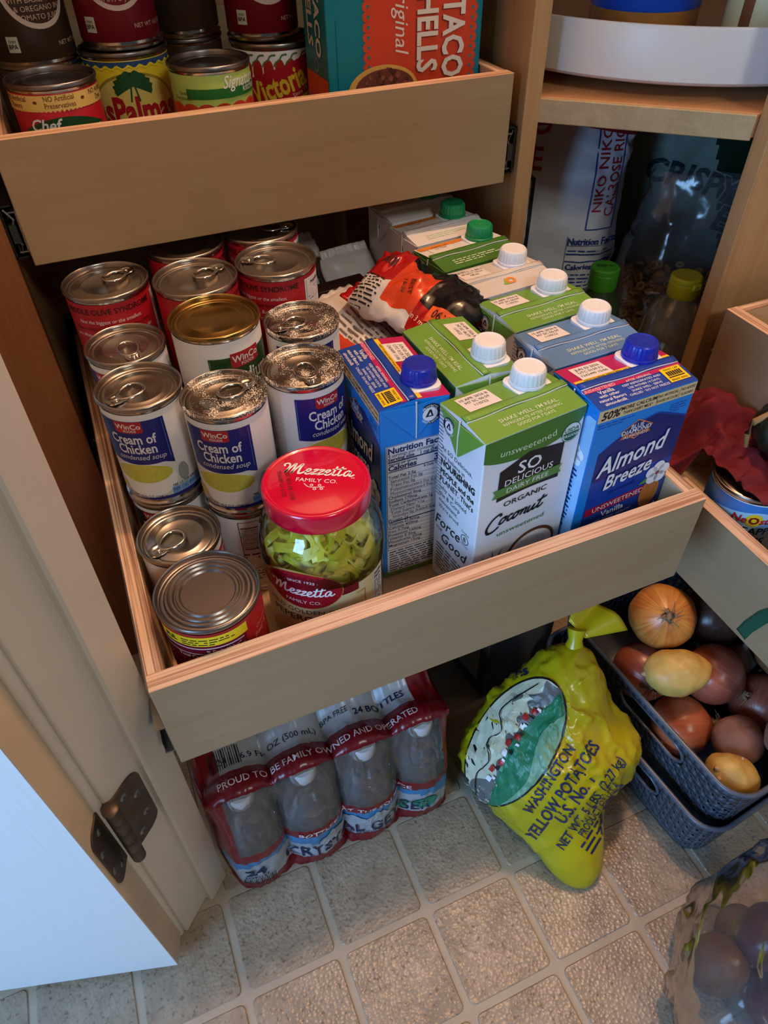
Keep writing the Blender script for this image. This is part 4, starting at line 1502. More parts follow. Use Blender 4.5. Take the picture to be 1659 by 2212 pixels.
def ab_front(m, s):
    m.rect(s, 0, CH / 2, CW - .0005, CH - .0005, C_SKY, 1, 1, .00015)
    m.cols(s, -.0385, CW / 2, .030, lambda u: CH - .046 + .026 * math.sin(max(0, min(1, (u + .0385) / .060)) * PI / 2) - .012 * max(0, u - .015) / .03, C_ROYAL, 20, 1, .0003)
    m.cols(s, -.0385, CW / 2, CH - .078, lambda u: CH - .047 + .025 * math.sin(max(0, min(1, (u + .0385) / .060)) * PI / 2) - .012 * max(0, u - .015) / .03, C_DEEP, 20, 1, .00035)
    m.cols(s, -CW / 2, CW / 2, CH - .0125, CH - .0010, C_GOLD, 1, 1, .0004)
    m.text(s, '50%', -.0355, CH - .0068, .0105, BLACK, bold=.025, shear=.15, off=.0006)
    m.text(s, 'MORE CALCIUM', -.0095, CH - .0044, .0048, BLACK, bold=.015, off=.0006)
    m.text(s, 'THAN DAIRY MILK*', -.0095, CH - .0092, .0044, BLACK, bold=.005, off=.0006, maxw=.029)
    m.bar(s, .0085, CH - .002, .0085, CH - .012, .0003, BLACK, 1, .0006)
    m.text(s, 'NO ARTIFICIAL', .0195, CH - .0044, .0038, BLACK, bold=.005, off=.0006, maxw=.020)
    m.text(s, 'FLAVORS OR COLORS', .0195, CH - .0092, .0038, BLACK, bold=.005, off=.0006, maxw=.021)
    m.bar(s, .0312, CH - .002, .0312, CH - .012, .0003, BLACK, 1, .0006)
    m.text(s, 'NO ADDED', .0395, CH - .0044, .0038, BLACK, bold=.005, off=.0006, maxw=.014)
    m.text(s, 'SUGARS', .0395, CH - .0092, .0038, BLACK, bold=.005, off=.0006, maxw=.013)
    m.micro(s, -.046, CH - .0145, .040, 2, .0026, C_ROYAL, .35, .0004, 3)
    m.micro(s, .026, CH - .0165, .018, 4, .0024, C_ROYAL, .35, .0004, 4)
    diamond_logo(m, s, -.0045, CH - .0305, 1.05)
    for off, bd, mt in ((.0008, .055, C_DEEP), (.0012, .018, WHITE)):
        m.text(s, 'Almond', -.001, CH - .0575, .0270, mt, sx=.78, shear=.28, rot=.16, bold=bd, off=off)
        m.text(s, 'Breeze', .001, CH - .0785, .0225, mt, sx=.78, shear=.28, rot=.16, bold=bd, off=off)
    m.text(s, 'almondmilk', -.002, CH - .0945, .0062, C_DEEP, rot=.10, off=.0006)
    m.cols(s, -.0370, .0300, lambda u: CH - .1150 + .10 * u, lambda u: CH - .1060 + .10 * u, C_RED, 10, 1, .0005)
    m.text(s, 'UNSWEETENED', -.0020, CH - .1105, .0076, WHITE, sx=1.02, rot=.10, off=.0007)
    m.text(s, 'Vanilla', -.0060, CH - .1205, .0094, WHITE, rot=.08, bold=.015, off=.0007)
    m.text(s, 'with other natural', -.0060, CH - .1275, .0058, WHITE, rot=.08, off=.0007)
    m.text(s, 'flavors', -.0060, CH - .1330, .0058, WHITE, rot=.08, off=.0007)
    # blossom and almond
    fx, fy = .0355, CH - .0920
    PET = pm('petal_white', (244, 240, 240), .5)
    m.poly(s, [(fx - .018, fy - .009), (fx - .006, fy + .001), (fx - .004, fy - .009)], pm('leaf_print', (92, 150, 56), .5), .0007)
    m.ell(s, .0330, CH - .1150, .0105, .0180, pm('almond_print', (190, 116, 56), .5, vary=.2, vscale=300, stretch=(3, 1, .4)), 20, 1, .0009)
    for k in range(5):
        a_ = math.radians(90 + 72 * k)
        m.ring(s, fx + .0070 * math.cos(a_), fy + .0070 * math.sin(a_), 0, .0062, PET, 16, .0011)
    m.ring(s, fx, fy, 0, .0022, pm('stamen_print', (150, 70, 70), .5), 12, .0013)
    m.ell(s, .0440, CH - .150, .0035, .020, WHITE, 10, 1, .0006)


def ab_carton(label, x, y, rotz, group, **k):
    t, F, m, body, DI = carton(label, x, y, rotz, CAP_BLUE, C_SKY, None, C_MAG, C_ROYAL, C_SKY, group, **k)
    date(m, F, ('JUN 03 2026', 'UTC 0159 F2', '1243499 15:06'), DI)
    T = F['top']
    m.cols(T, -CW / 2 + .001, CW / 2 - .001, .0018, .0062, C_YEL, 1, 1, .0004)
    m.text(T, 'TWIST TO BREAK SAFETY RING. DO NOT USE IF RING IS BROKEN', 0, .0040, .0026, BLACK, off=.0006, maxw=.088)
    m.cols(T, -CW / 2 + .001, CW / 2 - .001, -.0108, -.0066, C_MAG, 1, 1, .0004)
    m.text(T, 'UNSWEETENED', -.0335, -.0088, .0044, pm('pink_ink', (250, 170, 190), .5), bold=.02, off=.0006)
    for k_, (tx, sz) in enumerate((('Vanilla', .0056), ('with other', .0044), ('natural flavors', .0044), ('almondmilk', .0044))):
        m.text(T, tx, -.0300, -.0132 - k_ * .0044, sz, WHITE, bold=.008, off=.0006)
    for k_, tx in enumerate(('AFTER OPENING,', 'KEEP REFRIGERATED AND', 'USE WITHIN 14 DAYS.', 'SHAKE WELL \u00b7 SERVE', 'CHILLED \u00b7 DO NOT FREEZE')):
        m.text(T, tx, .004, -.0100 - k_ * .0037, .0032, WHITE, off=.0006)
    m.rect(T, .0350, -.0170, .0195, .0165, C_YEL, 1, 1, .0005)
    m.text(T, 'TWIST CAP', .0350, -.0112, .0028, BLACK, off=.0007)
    m.text(T, 'BREAK RING', .0350, -.0232, .0028, BLACK, off=.0007)
    for q in range(7):
        m.rect(T, .0287 + q * .0021, -.0160, .0015, .0052, BLACK, 1, 1, .0007)
    m.bar(T, .0272, -.0200, .0425, -.0200, .0011, BLACK, 1, .0007)
    ab_front(m, F['front'])
    # nutrition side
    s = F['right']
    tetra_mark(m, s, .0120, CH - .0125, .0098)
    m.rect(s, .002, .082, .0545, .153, C_WHITE, 1, 1, .0003)
    xl, xr = -.0235, .0275
    for a_, b_, c_, d_ in ((xl - .001, .158, xr + .001, .158), (xl - .001, .0365, xr + .001, .0365), (xl - .001, .158, xl - .001, .0365), (xr + .001, .158, xr + .001, .0365)):
        m.bar(s, a_, b_, c_, d_, .0005, N_INK, 1, .0005)
    m.text(s, 'Nutrition Facts', xl, .1535, .0086, N_INK, 'L', bold=.03, off=.0005, maxw=.050)
    m.text(s, '4 servings per container', xl, .1485, .0050, N_INK, 'L', off=.0005, maxw=.042)
    m.text(s, 'Serving size', xl, .1445, .0050, N_INK, 'L', bold=.025, off=.0005)
    m.text(s, '1 cup (240mL)', xr, .1445, .0050, N_INK, 'R', bold=.025, off=.0005, maxw=.022)
    m.bar(s, xl, .1415, xr, .1415, .0014, N_INK, 1, .0005)
    m.text(s, 'Amount per serving', xl, .1393, .0032, N_INK, 'L', bold=.02, off=.0005)
    m.text(s, 'Calories', xl, .1352, .0076, N_INK, 'L', bold=.03, off=.0005)
    m.text(s, '30', xr, .1358, .0098, N_INK, 'R', bold=.03, off=.0005)
    m.bar(s, xl, .1312, xr, .1312, .0009, N_INK, 1, .0005)
    m.text(s, '% Daily Value*', xr, .1288, .0032, N_INK, 'R', bold=.02, off=.0005)
    rows = ('Total Fat 2.5g', ' Saturated Fat 0g', ' Trans Fat 0g', ' Polyunsaturated Fat 0.5g', ' Monounsaturated Fat 1.5g', 'Cholesterol 0mg', 'Sodium 170mg', 'Total Carbohydrate 1g', ' Dietary Fiber <1g', ' Total Sugars 0g', '  Includes 0g Added Sugars', 'Protein 1g', 'Vitamin D 0mcg', 'Calcium 450mg', 'Iron 0.7mg', 'Potassium 160mg', 'Vitamin E 5mg', 'Phosphorus 20mg', 'Magnesium 15mg')
    pct = ('3%', '0%', '', '', '', '0%', '7%', '0%', '3%', '', '0%', '', '0%', '35%', '4%', '4%', '35%', '2%', '4%')
    for k_, tx in enumerate(rows):
        yy = .1253 - k_ * .0046
        ind = (len(tx) - len(tx.lstrip())) * .002
        m.text(s, tx.strip(), xl + ind, yy, .0045, N_INK, 'L', bold=.012 if not ind else 0, off=.0005)
        if pct[k_]:
            m.text(s, pct[k_], xr, yy, .0038, N_INK, 'R', bold=.01, off=.0005)
        m.bar(s, xl, yy - .0023, xr, yy - .0023, .0012 if tx == 'Protein 1g' else .00025, N_INK, 1, .0005)
    m.micro(s, xl, .0350, .051, 9, .0031, N_INK, .4, .0005, 3)
    m.rect(s, 0, .0035, .058, .006, pm('carton_foot_green', (120, 150, 70), .5), 1, 1, .0004)
    # illustrated side
    s = F['left']
    m.rect(s, 0, CH / 2 - .004, .0585, CH - .012, pm('carton_pale_sky', (150, 196, 236), .4, vary=.1, vscale=30), 1, 1, .0003)
    m.micro(s, -.004, CH - .065, .026, 16, .0046, C_DEEP, .4, .0005, 5)
    for k_ in range(5):
        a_ = math.radians(90 + 72 * k_)
        m.ring(s, .014 + .006 * math.cos(a_), CH - .052 + .006 * math.sin(a_), 0, .0055, WHITE, 14, .0006)
    m.rect(s, .004, .030, .030, .022, WHITE, 1, 1, .0005)
    for q in range(16):
        m.rect(s, -.009 + q * .0017, .030, .0004 + .0005 * (q * 7 % 3), .018, BLACK, 1, 1, .0007)
    m.obj('carton_print', body, 0)
    return t


def veil_carton(label, x, y, rotz, kind, group, **k):
    """grey organic carton and the green-capped ones behind it"""
    if kind == 'grey':
        t, F, m, body, DI = carton(label, x, y, rotz, CAP_WHITE, C_GREY, None, C_GREY, C_GREY, C_GREY, group, **k)
        T = F['top']
        m.text(T, 'Best by', -.040, .024, .0050, DI, 'L', off=.0006)
        date(m, F, ('OCT 15 25 BRU', '48 0012 10:26', '08:36'), DI)
        m.ring(T, .002, -.0150, .0028, .0056, C_ORANGE, 24, .0006, sy=.9)
        m.poly(T, [(-.008, -.019), (-.003, -.0105), (.001, -.0105), (-.001, -.020)], pm('swoosh_green', (150, 186, 60), .4), .0005)
        m.rect(F['front'], 0, CH - .060, .07, .07, pm('grey_panel', (190, 188, 186), .4), 1, 1, .0003)
        m.text(F['front'], 'Organic', 0, CH - .050, .012, N_INK, off=.0005)
    else:
        t, F, m, body, DI = carton(label, x, y, rotz, CAP_GREEN, C_WHITE if kind == 'white' else C_GREEN_D, None, C_WHITE, C_GREEN_D if kind == 'green' else C_WHITE, C_WHITE if kind == 'white' else C_GREEN_D, group, **k)
        date(m, F, ('2026 01 18', 'L2 14:07'), DI)
        T = F['top']
        m.cols(T, -CW / 2 + .002, CW / 2 - .030, lambda u: .0205 + .0014 * math.sin(u * 60), .0285, C_ORANGE, 12, 1, .0005)
        m.micro(T, -.030, -.014, .060, 3, .0032, pm('carton_pale_green_ink', (212, 232, 196), .5), .4, .0005, 4)
        tetra_mark(m, F['left'], .0, CH - .0130, .0085)
        m.cols(F['front'], -CW / 2, CW / 2, lambda u: CH - .050 - .01 * math.cos(u * 40), CH - .030, C_ORANGE, 16, 1, .0003)
    m.obj('carton_print', body, 0)
    return t


GC = 'milk cartons in the drawn-out tray'
ab_carton('blue almond milk carton with blue cap, Nutrition Facts side beside the pepper jar', .2465, .1485, -91, GC)
so_carton('green and white organic coconut milk carton with white cap behind the tray front', .3140, .0695, 7, C_GREEN, C_GREEN_D, True, GC)
so_carton('green topped coconut milk carton turned sideways between the almond milk and the others', .3115, .1545, -88, C_GREEN, C_GREEN_D, False, GC, z=FZ + .001)
ab_carton('blue almond milk carton with blue cap in the corner of the tray', .4153, .0660, 2, GC)
so_carton('dusty blue topped milk carton with white cap behind the corner almond milk', .4158, .1300, 3, C_BLUE, C_BLUE_D, False, GC)
so_carton('green topped milk carton with white cap between the dusty blue and the grey carton', .4150, .1945, 5, C_GREEN, C_GREEN_D, False, GC)
veil_carton('grey organic carton with white cap and an orange ring mark', .4105, .2590, 5, 'grey', GC)
veil_carton('green and white carton with green cap and an orange stripe, behind the grey carton', .4095, .3245, 7, 'green', GC)
veil_carton('white carton with green cap, in front of the one under the upper tray', .4105, .3895, 6, 'white', GC)
veil_carton('white carton with green cap, in the dark under the upper tray', .4105, .4550, 5, 'white', GC)
# ------------------------------------------------------------------ upper tray: cans and taco shell box
UG = 'cans in the upper tray'


def zig(u, p=.006):
    q = (u / p) % 1.0
    return abs(q - .5) * 2


def chef_print(m, s, R, h):
    BR_ = pm('label_brown_ink', (110, 62, 30), .5)
    m.cols(s, -.118, .118, lambda u: h - .0205 + .0020 * zig(u, .0035), h - .0075, pm('label_straw', (226, 196, 110), .4), 130, 1, .0003)
    for x, b in ((-.040, 'Flavors'), (0, 'Preservatives'), (.040, 'Dyes')):
        m.text(s, 'NO Artificial', x, h - .0100, .0056, BR_, bold=.01, sx=.86, off=.0005)
        m.text(s, b, x, h - .0152, .0056, BR_, bold=.01, sx=.86, off=.0005)
    for x in (-.020, .020):
        m.ell(s, x, h - .0125, .0018, .0012, BR_, 8, 1, .0005)
    m.cols(s, -.036, .036, lambda u: .030, lambda u: h - .034 + .010 * math.cos(u / .024), pm('label_banner_green', (28, 74, 40), .4), 24, 1, .0004)
    m.text(s, 'Chef', -.016, h - .0295, .0130, WHITE, shear=.3, bold=.02, off=.0006)
    m.text(s, 'BOYARDEE', 0, h - .0400, .0150, WHITE, bold=.03, sx=.9, off=.0006)


def palmas_print(m, s, R, h):
    m.cols(s, -.128, .128, h - .0120, h - .0072, pm('label_sea_blue', (40, 80, 130), .4), 60, 1, .0003)
    m.cols(s, -.118, .118, lambda u: h - .0145 + .0030 * zig(u, .0105), lambda u: h - .0125 + .0030 * zig(u, .0105), P_YEL, 140, 1, .0005)
    m.ell(s, 0, h - .046, .042, .030, pm('label_gold_arch', (168, 146, 50), .5), 24, 1, .0004)
    m.ell(s, 0, h - .047, .0405, .0285, pm('label_pale_yellow', (222, 206, 110), .5), 24, 1, .0005)
    PG = pm('label_palm_green', (26, 84, 42), .5)
    for k in range(11):
        a = math.radians(-20 + 22 * k)
        m.stroke(s, [(0, h - .0250), (.008 * math.cos(a), h - .0250 + .009 * math.sin(a)), (.0180 * math.cos(a), h - .029 + .0115 * math.sin(a))], .0042, PG, .0007)
    m.bar(s, -.0015, h - .026, -.004, h - .040, .0016, PG, 1, .0007)
    m.bar(s, .0015, h - .026, .004, h - .040, .0016, PG, 1, .0007)
    m.text(s, 'LasPalmas', -.006, h - .0475, .0330, P_RED, bold=.035, sx=.70, off=.0009)
    m.cols(s, -.118, .118, .007, h - .066, pm('label_rust', (146, 52, 30), .4), 60, 1, .0003)


def tomato_print(m, s, R, h):
    BG = pm('label_beige_ink', (206, 176, 150), .5)
    m.ring(s, 0, .060, .0260, .0300, pm('label_ring_white', (206, 190, 176), .5), 40, .0004)
    for k, tx in enumerate(('WITH BASIL, GARLIC', '& OREGANO IN', 'TOMATO JUICE')):
        m.text(s, tx, 0, .0515 - k * .0062, .0058, BG, off=.0004)
    m.text(s, 'DICED', 0, .074, .011, BG, bold=.02, off=.0004)
    m.text(s, 'TOMATOES', 0, .062, .0095, BG, bold=.02, off=.0004, maxw=.046)
    m.rect(s, -.0300, .0200, .0105, .0120, pm('label_badge', (190, 196, 176), .5), 3, 1, .0004)
    m.text(s, 'non', -.0300, .0228, .0044, BLACK, off=.0006)
    m.text(s, 'BPA', -.0300, .0185, .0048, BLACK, bold=.02, off=.0006)
    m.text(s, 'NET WT 14.5 OZ', .0290, .0180, .0050, BG, off=.0004)


def signature_print(m, s, R, h):
    m.cols(s, -.117, .117, .007, .081, pm('label_tomato_red', (206, 70, 44), .4, vary=.3, vscale=60), 60, 1, .0003)
    for k in range(15):
        m.ell(s, -.110 + k * .0155, .081, .0095, .0075, pm('label_tomato_red', (206, 70, 44), .4), 10, 1, .0004)
    m.cols(s, -.034, .050, h - .0250, h - .0170, pm('label_bar_green', (28, 116, 48), .4), 24, 1, .0006)
    m.text(s, 'Signature', .022, h - .0125, .0140, WHITE, shear=.28, sx=.8, bold=.012, off=.0008)
    m.text(s, 'kitchens', .033, h - .0195, .0085, WHITE, sx=.9, off=.0008)
    m.text(s, 'Quality', -.030, h - .0205, .0042, P_GREEN, 'R', off=.0008)
    m.text(s, 'Guaranteed', -.030, h - .0245, .0042, P_GREEN, 'R', off=.0008, maxw=.02)


def victoria_print(m, s, R, h):
    TOM = pm('label_plum_tomato', (176, 40, 34), .4)
    LEAF = pm('label_stalk_green', (86, 126, 60), .5)
    for k in range(12):
        x = -.060 + k * .0115
        m.ell(s, x, h - .0235, .0052, .0105, TOM, 10, 1, .0003)
        m.stroke(s, [(x, h - .0140), (x + .003, h - .0100), (x + .008, h - .0095)], .0016, LEAF, .0005)
        m.stroke(s, [(x, h - .0140), (x - .004, h - .0160), (x - .006, h - .0195)], .0014, LEAF, .0005)
    m.cols(s, -.060, .050, lambda u: h - .0545 + .36 * u, lambda u: h - .0195 + .30 * u, P_RED, 30, 1, .0006)
    m.cols(s, -.060, .050, lambda u: h - .0567 + .36 * u, lambda u: h - .0545 + .36 * u, P_YEL, 30, 1, .0006)
    m.text(s, 'Victoria', -.006, h - .0360, .0290, pm('label_mustard', (226, 200, 50), .4), sx=.66, rot=.30, bold=.03, off=.0009)
    m.text(s, 'Since 1917', .020, h - .0425, .0056, P_CREAM, rot=.34, off=.0009)
    for k in range(5):
        m.ell(s, .052 + (k % 2) * .007, h - .030 - k * .009, .0060, .0085, TOM, 10, 1, .0004)


can('pasta_can', 'red pasta can with a straw-coloured No Artificial Preservatives band', (.0580, .4460, TF), .038, .118, 2, None, TIN_DARK, pm('label_cherry_red', (186, 24, 44), .36), chef_print, group=UG)
can('sauce_can', 'yellow can with a green palm tree and red lettering', (.1305, .5235, TF), .0415, .121, -4, None, TIN_DARK, pm('label_sun_yellow', (232, 206, 46), .38), palmas_print, group=UG)
can('tomato_can', 'dark red tomato can standing on the yellow palm tree can', (.1320, .5260, TF + .1212), .0375, .112, 0, None, TIN, pm('label_wine_red', (116, 14, 32), .36), tomato_print, group=UG)
can('tomato_can', 'pale green can with a white script name and red tomatoes along the foot', (.1950, .4480, TF), .0378, .1172, 4, None, TIN_DARK, pm('label_apple_green', (168, 196, 96), .38), signature_print, group=UG)
can('tomato_can', 'wide white can with a slanted red banner beside the taco shell box', (.2830, .5410, TF), .0450, .1125, -6, None, TIN, PAPER, victoria_print, group=UG)
can('tomato_can', 'dark red tomato can standing on the wide white can', (.2760, .5470, TF + .1127), .0375, .112, 0, None, TIN, pm('label_wine_red', (116, 14, 32), .36), tomato_print, group=UG)
can('bean_can', 'dark brown can on the tray floor behind the red pasta can', (.0530, .5310, TF), .0375, .112, 20, None, TIN_DARK, pm('label_dark_brown', (58, 42, 30), .4), under_print, group=UG)
can('bean_can', 'dark brown can standing on another behind the red pasta can', (.0530, .5310, TF + .1122), .0375, .112, 20, None, TIN_DARK, pm('label_dark_brown', (58, 42, 30), .4), tomato_print, group=UG)
can('bean_can', 'dark brown can on the tray floor behind the pale green can', (.2050, .6000, TF), .0375, .112, 160, None, TIN_DARK, pm('label_dark_brown', (58, 42, 30), .4), under_print, group=UG)
can('bean_can', 'dark brown can standing on another behind the pale green can', (.2050, .6000, TF + .1122), .0375, .112, 160, None, TIN_DARK, pm('label_dark_brown', (58, 42, 30), .4), under_print, group=UG)

tb = thing('taco_shell_box', 'teal and orange-red cardboard box of taco shells standing on end', 'box', (.3825, .4560, TF), 0)
TEAL = pm('box_teal', (10, 128, 148), .42, bump=.01, bscale=150)
TOR = pm('box_orange_red', (222, 72, 40), .42)
BW, BD, BHt = .162, .066, .255
m = MB(); m.box((-BW / 2, -BD / 2, 0), (BW / 2, BD / 2, BHt), TEAL)
bx = m.obj('carton_body', tb, 25, mods=[('BEVEL', dict(width=.0012, segments=2))])
m = MB()
fs_ = lambda u, v, o: Vector((u - BW / 2, -BD / 2 - o, v))
ls_ = lambda u, v, o: Vector((-BW / 2 - o, BD / 2 - u, v))
px0, px1 = .0400, .1520
m.cols(fs_, px0, px1, .0, BHt, TOR, 1, 1, .0003)
for k in range(32):
    zz = .004 + k * .008
    for xx in (px0, px1):
        m.ring(fs_, xx, zz, 0, .0042, TOR, 14, .0004)
        m.ring(fs_, xx + (.0016 if xx == px0 else -.0016), zz, 0, .0014, TEAL, 10, .0006)
WD = pm('box_white_print', (238, 232, 224), .5)
SHD = pm('box_shadow_print', (140, 40, 24), .5)
for dx, dy, mt, o in ((-.0014, -.0010, SHD, .0006), (0, 0, WD, .0009)):
    m.text(fs_, 'TACO', .1310 + dx, .1170 + dy, .0320, mt, rot=-PI / 2, sx=.74, bold=.03, off=o)
    m.text(fs_, 'SHELLS', .1030 + dx, .1280 + dy, .0300, mt, rot=-PI / 2, sx=.80, bold=.03, off=o)
m.text(fs_, 'Original', .0760, .1400, .0200, WD, rot=-PI / 2, shear=.25, off=.0009)
m.text(fs_, '4.7 OZ (134g)', .0085, .190, .0078, WD, rot=-PI / 2, off=.0006)
m.bar(fs_, .0095, .02, .0095, .14, .0005, pm('box_dark_teal', (8, 84, 100), .5), 1, .0006)
# printed taco
m.ell(fs_, .0560, .0790, .0370, .0220, pm('taco_shell_print', (232, 180, 90), .5, vary=.15, vscale=90), 24, 1, .0011)
MEAT = [pm('taco_meat_print', (120, 58, 44), .6), pm('taco_meat_dark', (88, 38, 32), .6), pm('taco_meat_light', (156, 84, 66), .6)]
m.ell(fs_, .0575, .0815, .0310, .0160, MEAT[0], 20, 1, .0013)
rg = random.Random(3)
for k in range(70):
    a, q = rg.uniform(0, 6.28), math.sqrt(rg.random())
    m.ring(fs_, .0575 + .029 * q * math.cos(a), .0815 + .015 * q * math.sin(a), 0, rg.uniform(.0016, .0030), MEAT[k % 3], 7, .0014 + .00001 * k)
m.cols(ls_, .002, BD - .001, .0, .092, TOR, 1, 1, .0003)
m.text(ls_, 'TACO', .043, .136, .0205, WD, rot=-PI / 2, bold=.03, off=.0006)
m.text(ls_, 'SHELLS', .021, .146, .0205, WD, rot=-PI / 2, bold=.03, off=.0006)
m.ring(ls_, .034, .100, .0050, .0056, WD, 18, .0006)
m.obj('box_print', bx, 0)

# ------------------------------------------------------------------ noodle packets between cans and cartons
def pillow(L, Wd, T, seed, crump=.004, n=28):
    """sealed foil packet, long side along x; returns the mesh function"""
    def fn(s, t):
        x = (s - .5) * L
        a = 2 * PI * t
        e = max(0.0, 1 - abs(2 * s - 1) ** 5) ** .5
        e = max(e, .04)
        y = Wd / 2 * math.cos(a) * (.90 + .10 * e)
        z = T / 2 * math.sin(a) * e * (1 - .25 * math.cos(a) ** 4)
        p = Vector((x, y, z))
        k = crump * (fbm(p, 38, seed) + .6 * abs(fbm(p, 70, seed + 3)))
        return p + Vector((k * .5, k * .4, k))
    return fn


FOIL_R = pm('red_foil', (186, 22, 26), .2, .25, .6, bump=.25, bscale=50)
FOIL_O = pm('orange_foil', (226, 74, 36), .22, .2, .6, bump=.25, bscale=50)
FOIL_K = pm('black_foil', (20, 18, 20), .22, .1, .6, bump=.25, bscale=50)
FOIL_W = pm('white_foil', (220, 214, 210), .3, .0, .6, bump=.25, bscale=50)


def packet(name, label, loc, rot, L, Wd, T, seed, matfn, prn, group=None, crump=.004):
    t = thing(name, label, 'packet', loc, 0, group, rot=tuple(math.radians(a) for a in rot))
    m = MB()
    m.sheet(lambda s, q: pillow(L, Wd, T, seed, crump)(q, 1 - s), 40, 36, lambda s, q: matfn(q, 1 - s), wrap_u=True)
    o = m.obj('packet_body', t, 80)
    # crimped ends
    for sg in (-1, 1):
        c = MB()
        c.sheet(lambda s, q: Vector((sg * (L / 2 - .002 + .011 * q), (s - .5) * Wd * .90, .0012 * math.sin(s * 40) + .003 * math.sin(s * 5 + seed) * q)), 40, 3, matfn(.5 + .5 * sg, .25))
        c.obj('crimped_end', t, 80, mods=[('SOLIDIFY', dict(thickness=.0006))])
    if prn:
        p = MB()
        prn(p, bvh_surf([m], (0, 0, 0), (1, 0, 0), (0, 1, 0)))
        p.obj('packet_print', o, 0)
    return t


def red_packet_mat(s, t):
    a = math.cos(2 * PI * t)
    if math.sin(2 * PI * t) < -.15:
        return FOIL_R
    if s < .30:
        return FOIL_W if a < -.1 else FOIL_R
    if s < .62:
        return FOIL_W if a < -.55 else (FOIL_O if a < .55 else FOIL_K)
    return FOIL_K if a > -.35 else FOIL_R


def red_packet_print(p, s):
    p.text(s, 'BEST', .000, -.004, .0070, BLACK, rot=-1.3, off=.0008)
    p.text(s, '16/09', -.008, -.006, .0060, BLACK, rot=-1.3, off=.0008)
    p.rect(s, .046, -.016, .034, .016, pm('price_sticker_orange', (236, 96, 40), .5), 6, 4, .0009)
    p.text(s, '$.90', .044, -.016, .0120, BLACK, rot=3.0, off=.0014)
    p.micro(s, -.060, -.004, .030, 10, .0036, BLACK, .4, .0008, 4)
    for q in range(10):
        p.rect(s, -.058 + q * .0022, .016, .0011, .013, BLACK, 1, 3, .0008)
    p.text(s, 'in 3 minutes', .030, -.027, .0070, P_CREAM, rot=-.2, off=.0009)


packet('noodle_packet', 'crumpled glossy red and orange noodle packet with an orange price sticker', (.3270, .2680, FZ + .180), (20, 4, -66), .132, .080, .044, 2, red_packet_mat, red_packet_print, crump=.007)


def white_packet_mat(s, t):
    a = math.cos(2 * PI * t)
    return FOIL_O if a < -.62 or s > .93 else FOIL_W


def white_packet_print(p, s):
    GI = pm('packet_grey_ink', (110, 100, 96), .6)
    p.text(s, 'Cooking', -.048, .022, .0062, P_RED, 'L', off=.0008)
    p.text(s, 'Tip', -.048, .0145, .0062, P_RED, 'L', off=.0008)
    p.micro(s, -.030, .027, .074, 9, .0056, GI, .34, .0008, 6)
    p.text(s, 'Noodles are what', -.050, -.024, .0050, GI, 'L', off=.0008)


packet('noodle_packet', 'white and orange noodle packet with cooking text, beside the dusty soup can', (.2830, .2960, FZ + .134), (10, 10, -76), .150, .080, .042, 5, white_packet_mat, white_packet_print, crump=.005)


def grey_packet(label, loc, rot, seed):
    packet('seasoning_packet', label, loc, rot, .135, .07, .022, seed, lambda s, t: FOIL_W if s < .72 else pm('pale_grey_foil', (176, 176, 180), .35, bump=.2, bscale=50), lambda p, s: p.micro(s, -.03, .02, .06, 6, .005, G_INK, .35, .0008, seed), 'pale packets in the dark back of the tray')


grey_packet('pale packet leaning in the dark behind the noodle packets', (.2740, .4700, FZ + .100), (0, 52, -82), 11)
grey_packet('pale packet leaning against the white green-capped carton', (.3300, .4370, FZ + .090), (0, 58, -82), 12)

dk = thing('mix_box', 'slim dark brown card box standing behind the noodle packets', 'box', (.2880, .3980, FZ), math.radians(6))
m = MB(); m.box((-.034, -.010, 0), (.034, .010, .150), pm('dark_brown_card', (58, 34, 28), .5)); bo = m.obj('box_body', dk, 20, mods=[('BEVEL', dict(width=.0008, segments=1))])
m = MB(); m.rect(lambda u, v, o: Vector((u, -.010 - o, v)), 0, .128, .056, .022, pm('mix_box_green', (54, 84, 50), .5)); m.obj('box_print', bo, 0)

# ------------------------------------------------------------------ corner shelf: turntable and jars above
SUSX, SUSY, SUSR = .795, .5255, .275
tt = thing('turntable', 'white round turntable with a tall smooth rim on the corner shelf', 'turntable', (SUSX, SUSY, .6517))
WPL = pm('white_turntable_plastic', (226, 222, 214), .36, vary=.02, vscale=20)
m = MB(); m.lathe([(0, .014), (SUSR - .006, .014), (SUSR - .004, .016), (SUSR - .0035, .060), (SUSR - .0022, .0625), (SUSR - .0008, .0620), (SUSR, .060), (SUSR, .0165), (SUSR - .002, .0145), (SUSR - .006, .0125), (0, .0125)], WPL, 128)
m.obj('tray_rim', tt, 40)
m = MB(); m.lathe([(0, .0122), (.09, .0122), (.09, .0), (0, .0)], pm('turntable_bearing', (60, 58, 54), .5, .6), 40); m.obj('bearing', tt, 30)
SZ = .6517 + .0142


def lathe_thing(name, label, cat, loc, parts, group=None):
    t = thing(name, label, cat, loc, 0, group)
    for pn, prof, mat, seg in parts:
        m = MB(); m.lathe(prof, mat, seg); m.obj(pn, t, 40)
    return t


